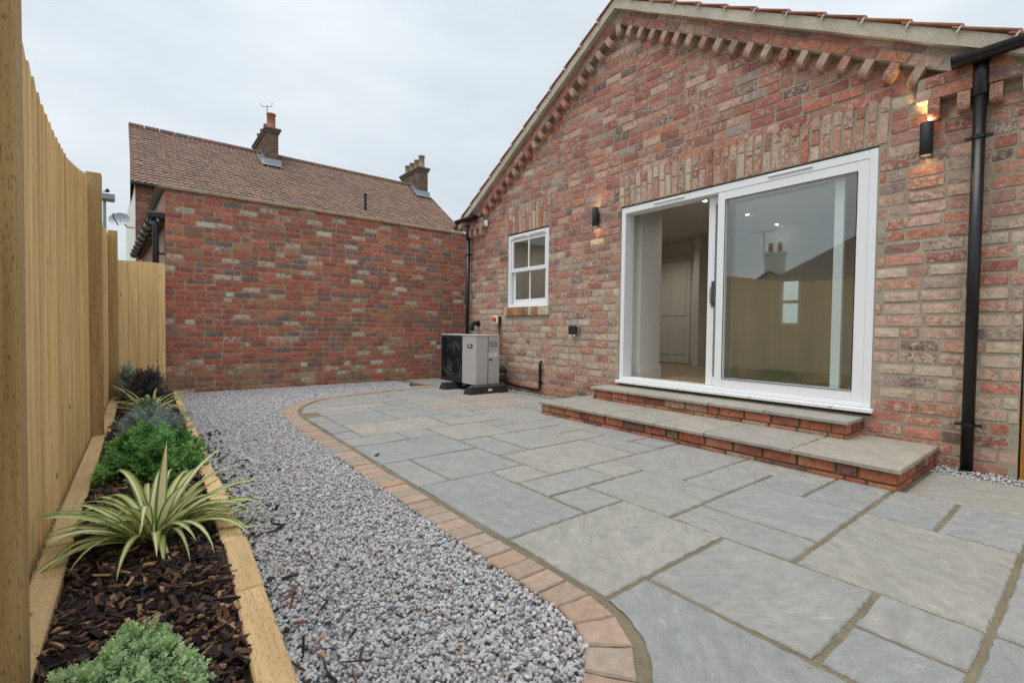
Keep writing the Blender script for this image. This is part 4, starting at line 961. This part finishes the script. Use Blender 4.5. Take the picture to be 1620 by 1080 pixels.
# ================================================================== FENCES
fe = thing('timber_fence', (-.38, 3, 0), 'tall close-boarded softwood fence along the planted bed', 'fence')
def ftop(y): return float(np.interp(y, (-5, 1.7, 2.5, 3.0, 3.5, 4.0, 4.5, 5.0, 5.2, 5.4, 8), (2.0, 2.05, 2.05, 1.985, 1.985, 2.01, 2.09, 2.18, 2.22, 2.10, 2.15)))
def fxp(y): return float(np.interp(y, (1.6, 2.6, 3.4, 4.6, 5.3, 8.2), (-.335, -.337, -.339, -.335, -.332, -.305)))
y = -4.2
while y < 8.25:
    wd = .118*rnd.uniform(.94, 1.06); x = fxp(y); zt = ftop(y+wd/2)+rnd.uniform(-.0015, .0015); m_ = MB()
    # feather edge board: thick near edge lapping over the thin far edge of its neighbour
    P = [(x-.012, y-.012), (x+.002+rnd.uniform(-.0015, .0015), y-.012), (x+.002, y-.006), (x-.006, y+wd), (x-.016, y+wd), (x-.020, y)]
    m_.prism(P, .0, zt); nP = len(P); m_.v = m_.v[:nP] + [(v[0], v[1], zt+ftop(v[1])-ftop(y+wd/2)) for v in m_.v[nP:]]; m_.build('board', M['fence'], fe); y += wd
m_ = MB(); 
for z in (.35, 1.1, 1.8): m_.box(-.42, -.37, -4.2, 8.25, z, z+.08)
m_.build('rail', M['fence'], fe)
for (x0, x1, y0, y1, zt) in ((-.33, -.231, 1.645, 1.75, 2.12), (-.342, -.243, 5.28, 5.385, 2.262), (-.306, -.212, 7.88, 7.98, 2.19), (-.33, -.231, -1.9, -1.8, 2.1)):
    m_ = MB(); m_.bbox(x0, x1, y0, y1, -.02, zt, .005); m_.build('post', M['fencep'], fe)
f2 = thing('end_fence', (.05, 8.3, 0), 'short low timber fence panel joining the far brick wall', 'fence')
x = -.225
while x < .285:
    wd = min(.108, .292-x); m_ = MB(); P = [(x, 8.29), (x+.008, 8.278), (x+wd, 8.29), (x+wd, 8.30), (x, 8.305)]; m_.prism(P, 0, 1.86+rnd.uniform(-.004, .004)); m_.build('board', M['fence'], f2); x += wd
m_ = MB(); m_.box(-.22, .29, 8.306, 8.34, .4, .48); m_.box(-.22, .29, 8.306, 8.34, 1.5, 1.58); m_.build('rail', M['fence'], f2)

# ================================================================== RAISED BED
rb = thing('sleeper_bed', (.03, 4, 0), 'long planting bed edged with pale timber sleepers along the fence', 'planter')
yj = [.4, 1.3, 1.90, 2.38, 2.93, 3.42, 3.95, 4.7, 5.6, 6.6, 7.5, 8.27]
for u, v in zip(yj, yj[1:]):
    dx = rnd.uniform(-.005, .005); m_ = MB(); b_ = .006; zt = .056+rnd.uniform(-.004, .004)
    A = [(rs_in(u)+dx, u+.002), (rs_out(u)+dx, u+.002), (rs_out(v)+dx, v-.002), (rs_in(v)+dx, v-.002)]
    I = [(rs_in(u)+dx+b_, u+.006), (rs_out(u)+dx-b_, u+.006), (rs_out(v)+dx-b_, v-.006), (rs_in(v)+dx+b_, v-.006)]
    vs = [(x, y, -.05) for x, y in A] + [(x, y, zt-.006) for x, y in A] + [(x, y, zt) for x, y in I]
    m_.add(vs, [(0, 1, 5, 4), (1, 2, 6, 5), (2, 3, 7, 6), (3, 0, 4, 7), (4, 5, 9, 8), (5, 6, 10, 9), (6, 7, 11, 10), (7, 4, 8, 11), (8, 9, 10, 11)]); m_.build('sleeper', M['sleeper'], rb)
yl = [.4, 1.62, 2.74, 3.9, 5.27, 6.6, 7.87, 8.27]
for u, v in zip(yl, yl[1:]):
    m_ = MB(); xo = -.318 if v < 5.3 else -.29; m_.bbox(xo, xo+.088, u+.002, v-.002, -.05, .060+rnd.uniform(-.004, .003), .006); m_.build('sleeper', M['sleeper'], rb)
m_ = MB(); m_.prism([(-.23, .4)] + [(rs_in(y)+.002, y) for y in np.linspace(.4, 8.27, 12)] + [(-.20, 8.27)], -.05, .018); m_.build('soil', M['soil'], rb)
r_ = np.random.default_rng(11)
def chips(n, yr, scatter=False):
    V = []; Fq = []; C = []; off = 0
    for i in range(n):
        y = r_.uniform(*yr)
        if scatter: x = rs_out(y)+abs(r_.normal(0, .10))+.01; z = .012; x = x if r_.random() > .04 else r_.uniform(.6, 1.7) 
        else: x = r_.uniform(-.225, rs_in(y)+.004); z = .028+r_.uniform(0, .026)+.014*math.sin(x*9+y*3)
        big = r_.random() < .18; l_ = r_.uniform(.010, .026)*(1.5 if big else 1); w_ = r_.uniform(.004, .011)*(1.3 if big else 1); h_ = r_.uniform(.0015, .005)
        if r_.random() < .15: w_ = .0025; l_ = r_.uniform(.02, .05)
        rot = Euler((r_.normal(0, .35), r_.normal(0, .35), r_.uniform(0, 6.28))).to_matrix()
        k = [(-l_, -w_*r_.uniform(.3, 1), -h_), (l_*r_.uniform(.7, 1.1), -w_*r_.uniform(.4, 1), -h_), (l_, w_*r_.uniform(.3, 1), -h_), (-l_*r_.uniform(.7, 1), w_, -h_), (-l_, -w_*.8, h_), (l_*.9, -w_*.7, h_*r_.uniform(.3, 1)), (l_*.95, w_*.8, h_), (-l_*.9, w_*.8, h_*r_.uniform(.3, 1.4))]
        for q_ in k: V.append((rot @ Vector(q_) + Vector((x, y, z)))[:])
        Fq += [(off, off+3, off+2, off+1), (off+4, off+5, off+6, off+7), (off, off+1, off+5, off+4), (off+1, off+2, off+6, off+5), (off+2, off+3, off+7, off+6), (off+3, off, off+4, off+7)]
        tt = r_.random(); c = lin((62, 46, 41)) if tt < .36 else lin((36, 30, 31)) if tt < .70 else lin((106, 76, 60)) if tt < .90 else lin((160, 126, 94)); c = np.array(c)*r_.uniform(.7, 1.25); C += [c]*6; off += 8
    return np_mesh('bark_mulch', np.array(V), np.array(Fq), M['bark'], np.array(C))
tag(link('bark_mulch', chips(10500, (1.1, 8.2))), 'dark brown bark chip mulch filling the planting bed', 'mulch', kind='stuff')
tag(link('scattered_bark', chips(130, (1.1, 5.2), True)), 'stray brown bark chips scattered on the gravel beside the sleepers', 'bark', kind='stuff')

# ================================================================== PLANTS
def flax(name, base, n, L_, seed, label, group='variegated flax plants in the bed', tall=True):
    rr = random.Random(seed); t = thing(name, base, label, 'plant', group); b0 = Vector(base)
    for i in range(n):
        az = 2*math.pi*i/n*2.4+rr.uniform(-.4, .4); e_ = rr.uniform(.5, 1.2)
        if i < n*.16: e_ = rr.uniform(.8, 1.2)
        ln = L_*rr.uniform(.65, 1.08); wd = rr.uniform(.013, .021)*(1.0 if tall else .9); bend = rr.uniform(1.0, 2.6)*(1.25-e_*.3)
        if tall and i == 0: az, e_, ln, bend, wd = -.9, 1.5, L_*.92, .12, .024
        d0 = Vector((math.cos(az), math.sin(az), 0)); p = b0+d0*rr.uniform(.005, .04)+Vector((rr.uniform(-.02, .02), rr.uniform(-.02, .02), 0)); K = 11; vs = []; fs = []; cs = []; ang = e_; side = Vector((-d0.y, d0.x, 0)); tw = rr.uniform(-.5, .5)
        pale = rr.random()
        cream = lin((238, 232, 190) if pale < .6 else (218, 220, 160)); grn = lin((122, 146, 76)); mid = lin((186, 194, 124))
        for k in range(K+1):
            u = k/K; wk = wd*(min(1, .45+u*2.2))*(1-max(0, (u-.45)/.55)**1.6)+.0004
            dr_ = d0*math.cos(ang)+Vector((0, 0, math.sin(ang))); nn = dr_.cross(side).normalized(); sd_ = (side*math.cos(tw*u)+nn*math.sin(tw*u)); fold = nn*(-wk*.35 if nn.z > 0 else wk*.35)
            vs += [p-sd_*wk, p-sd_*wk*.62+fold*.5, p+fold, p+sd_*wk*.62+fold*.5, p+sd_*wk]
            p = p+dr_*(ln/K); ang -= bend/K*(.35+1.3*u)
            if p.z < .055: p.z = .055; ang = max(ang, 0)
            x_lim = fxp(p.y)+.022
            if p.x < x_lim: p.x = x_lim
        for k in range(K):
            for j in range(4): fs.append((k*5+j, k*5+j+1, k*5+5+j+1, k*5+5+j)); cs.append(grn if j in (0, 3) else (cream if (i+j) % 3 else mid))
        m_ = MB(); m_.v = [tuple(v) for v in vs]; m_.f = fs; m_.c = cs; m_.build('leaf', M['leaf'], t, True)
flax('variegated_flax', (.04, 2.62, .035), 84, .50, 21, 'large cream striped flax with arching leaves in the bed foreground')
flax('variegated_flax', (.08, 6.35, .03), 44, .50, 5, 'smaller cream striped flax farther along the bed near the end fence', tall=False)

def shrub(name, base, rx, ry, rz, shoots, label, cols_, leaf_l, leaf_w, per, sl_, seed, upright=.3, droop=.2, group=None):
    """mound of leafy shoots; leaves are folded diamonds in whorls along each shoot"""
    r_ = np.random.default_rng(seed); t = thing(name, base, label, 'shrub', group); V = []; Fq = []; C = []; off = 0; b0 = np.array(base); st = MB()
    for s in range(shoots):
        a_ = r_.uniform(0, 2*math.pi); q_ = math.sqrt(r_.random()); lump = 1+.16*math.sin(a_*3+seed)+.10*math.sin(a_*5+1)
        ph = (1-q_**2.6)**.5 if q_ < 1 else 0; inner = r_.uniform(.72, 1.0)
        tip = np.array((math.cos(a_)*q_*rx*lump, math.sin(a_)*q_*ry*lump, max(.03, ph*rz*(1+.14*math.sin(a_*4+q_*7+seed)))))*inner + r_.normal(0, .006, 3)
        nrm = np.array((tip[0]/rx**2, tip[1]/ry**2, tip[2]/rz**2*.8+.0001)); nrm /= np.linalg.norm(nrm); nrm = nrm+np.array((0, 0, upright)); nrm /= np.linalg.norm(nrm)
        dz = Vector(nrm+r_.normal(0, .22, 3)).normalized(); o1 = dz.orthogonal().normalized(); o2 = dz.cross(o1)
        if s % 9 == 0: st.tube([b0+np.array((0, 0, -.01)), b0+tip*.55, b0+tip], [.006, .004, .002], 4)
        cb = np.array(lin(cols_[r_.integers(len(cols_))]))*r_.uniform(.75, 1.2)
        for k in range(per):
            u = k/per; th_ = k*2.4+s; el_ = .25+.95*u-droop*(1-u); rad = o1*math.cos(th_)+o2*math.sin(th_); ld = (rad*math.cos(el_)+dz*math.sin(el_)).normalized()
            p = Vector(b0+tip)+dz*(sl_*(u-1.)); sd_ = ld.cross(dz).normalized() if abs(ld.dot(dz)) < .98 else o1; up = sd_.cross(ld); ll = leaf_l*r_.uniform(.75, 1.15)*(1-.35*u); lw = leaf_w*r_.uniform(.85, 1.15)
            V += [p[:], (p+ld*ll*.5-sd_*lw+up*lw*.35)[:], (p+ld*ll*.5+up*-.1*lw)[:], (p+ld*ll*.5+sd_*lw+up*lw*.35)[:], (p+ld*ll-up*ll*.08)[:]]
            Fq += [(off, off+1, off+2), (off, off+2, off+3), (off+1, off+4, off+2), (off+2, off+4, off+3)]; c = cb*r_.uniform(.85, 1.15)*(.9+.25*u); C += [c]*4; off += 5
    me = np_mesh('foliage', np.array(V), np.array(Fq), M['leaf'], np.array(C)); o = link('foliage', me, t); o['kind'] = 'stuff'; st.build('stem', M['stem'], t)
shrub('mound_shrub', (-.035, 1.48, .03), .20, .25, .155, 2700, 'pale green mounded hebe in the nearest corner of the bed', [(172, 200, 148), (184, 210, 162), (156, 188, 134), (194, 216, 170)], .0145, .0036, 11, .028, 4, .5)
shrub('leafy_shrub', (.06, 3.98, .03), .30, .48, .27, 380, 'bright green leafy shrub behind the large striped flax', [(104, 154, 80), (122, 170, 92), (92, 138, 80), (134, 180, 102)], .055, .0085, 15, .055, 9, .6)
shrub('sage_shrub', (.07, 5.2, .03), .28, .52, .24, 400, 'silver grey low shrub between the green shrub and the far flax', [(150, 170, 156), (132, 154, 142), (168, 180, 172), (118, 132, 126)], .050, .0055, 12, .06, 14, .3, .5)
shrub('green_shrub', (.06, 5.9, .03), .13, .22, .24, 160, 'small fine leaved green shrub just in front of the far flax', [(92, 134, 82), (108, 146, 92)], .035, .004, 12, .05, 17, .7)
shrub('dark_shrub', (.10, 7.5, .03), .24, .42, .42, 620, 'dark purple green bushy shrub against the end fence', [(62, 62, 62), (54, 66, 56), (74, 66, 70), (84, 92, 86)], .028, .005, 12, .06, 23, .8)
shrub('grey_shrub', (-.12, 7.72, .03), .15, .25, .46, 260, 'grey green shrub in the far left corner of the bed', [(150, 170, 160), (130, 152, 142), (164, 182, 170)], .032, .006, 12, .06, 29, .6)

# ================================================================== NEIGHBOUR BEYOND THE FENCE (seen mirrored in the door glass)
nb_ = thing('neighbour_bungalow', (-11, 3, 0), 'brick bungalow with dark hipped roof seen mirrored in the patio door glass', 'house')
m_ = MB(); m_.box(-14.5, -9.0, -9, 8.2, 0, 2.5); m_.build('wall', M['wmortar'], nb_)
m_ = MB(); ez = 2.5; rz = 4.75
m_.add([(-8.7, 8.9, ez), (-14.8, 8.9, ez), (-14.8, -9.4, ez), (-8.7, -9.4, ez), (-11.7, 6.1, rz), (-11.7, -6.5, rz)], [(0, 1, 4), (1, 2, 5, 4), (2, 3, 5), (3, 0, 4, 5)], lin((92, 76, 72))); m_.build('roof', M['slate'], nb_)
nc = thing('neighbour_house', (-20, 12, 0), 'distant house with twin pot chimney and aerial seen mirrored in the glass', 'house')
m_ = MB(); m_.prism([(10.2, 0), (14.2, 0), (14.2, 3.2), (12.2, 4.4), (10.2, 3.2)], -24, -18.5, 0); m_.build('wall', M['wmortar'], nc)
m_ = MB(); m_.add([(-18.3, 9.9, 3.1), (-18.3, 12.2, 4.5), (-24, 12.2, 4.5), (-24, 9.9, 3.1), (-18.3, 14.5, 3.1), (-24, 14.5, 3.1)], [(0, 1, 2, 3), (1, 4, 5, 2)], lin((104, 84, 76))); m_.build('roof', M['slate'], nc)
m_ = MB(); m_.box(-19.6, -19.0, 11.8, 12.7, 4.2, 5.5); m_.box(-19.66, -18.94, 11.74, 12.76, 5.5, 5.65); cs_ = m_.build('chimney', M['render'], nc)
for y in (12.0, 12.5):
    q = MB(); q.lathe([(.15, 5.65), (.12, 6.1), (.14, 6.2)], (-19.3, y, 0), 10); q.build('chimney_pot', M['pot'], cs_, True)
q = MB(); q.tube([(-19.3, 12.9, 5.2), (-19.3, 12.9, 7.0)], .025, 6); q.tube([(-19.3, 12.3, 6.95), (-19.3, 13.6, 6.95)], .02, 6); q.build('aerial', M['steel'], nc)
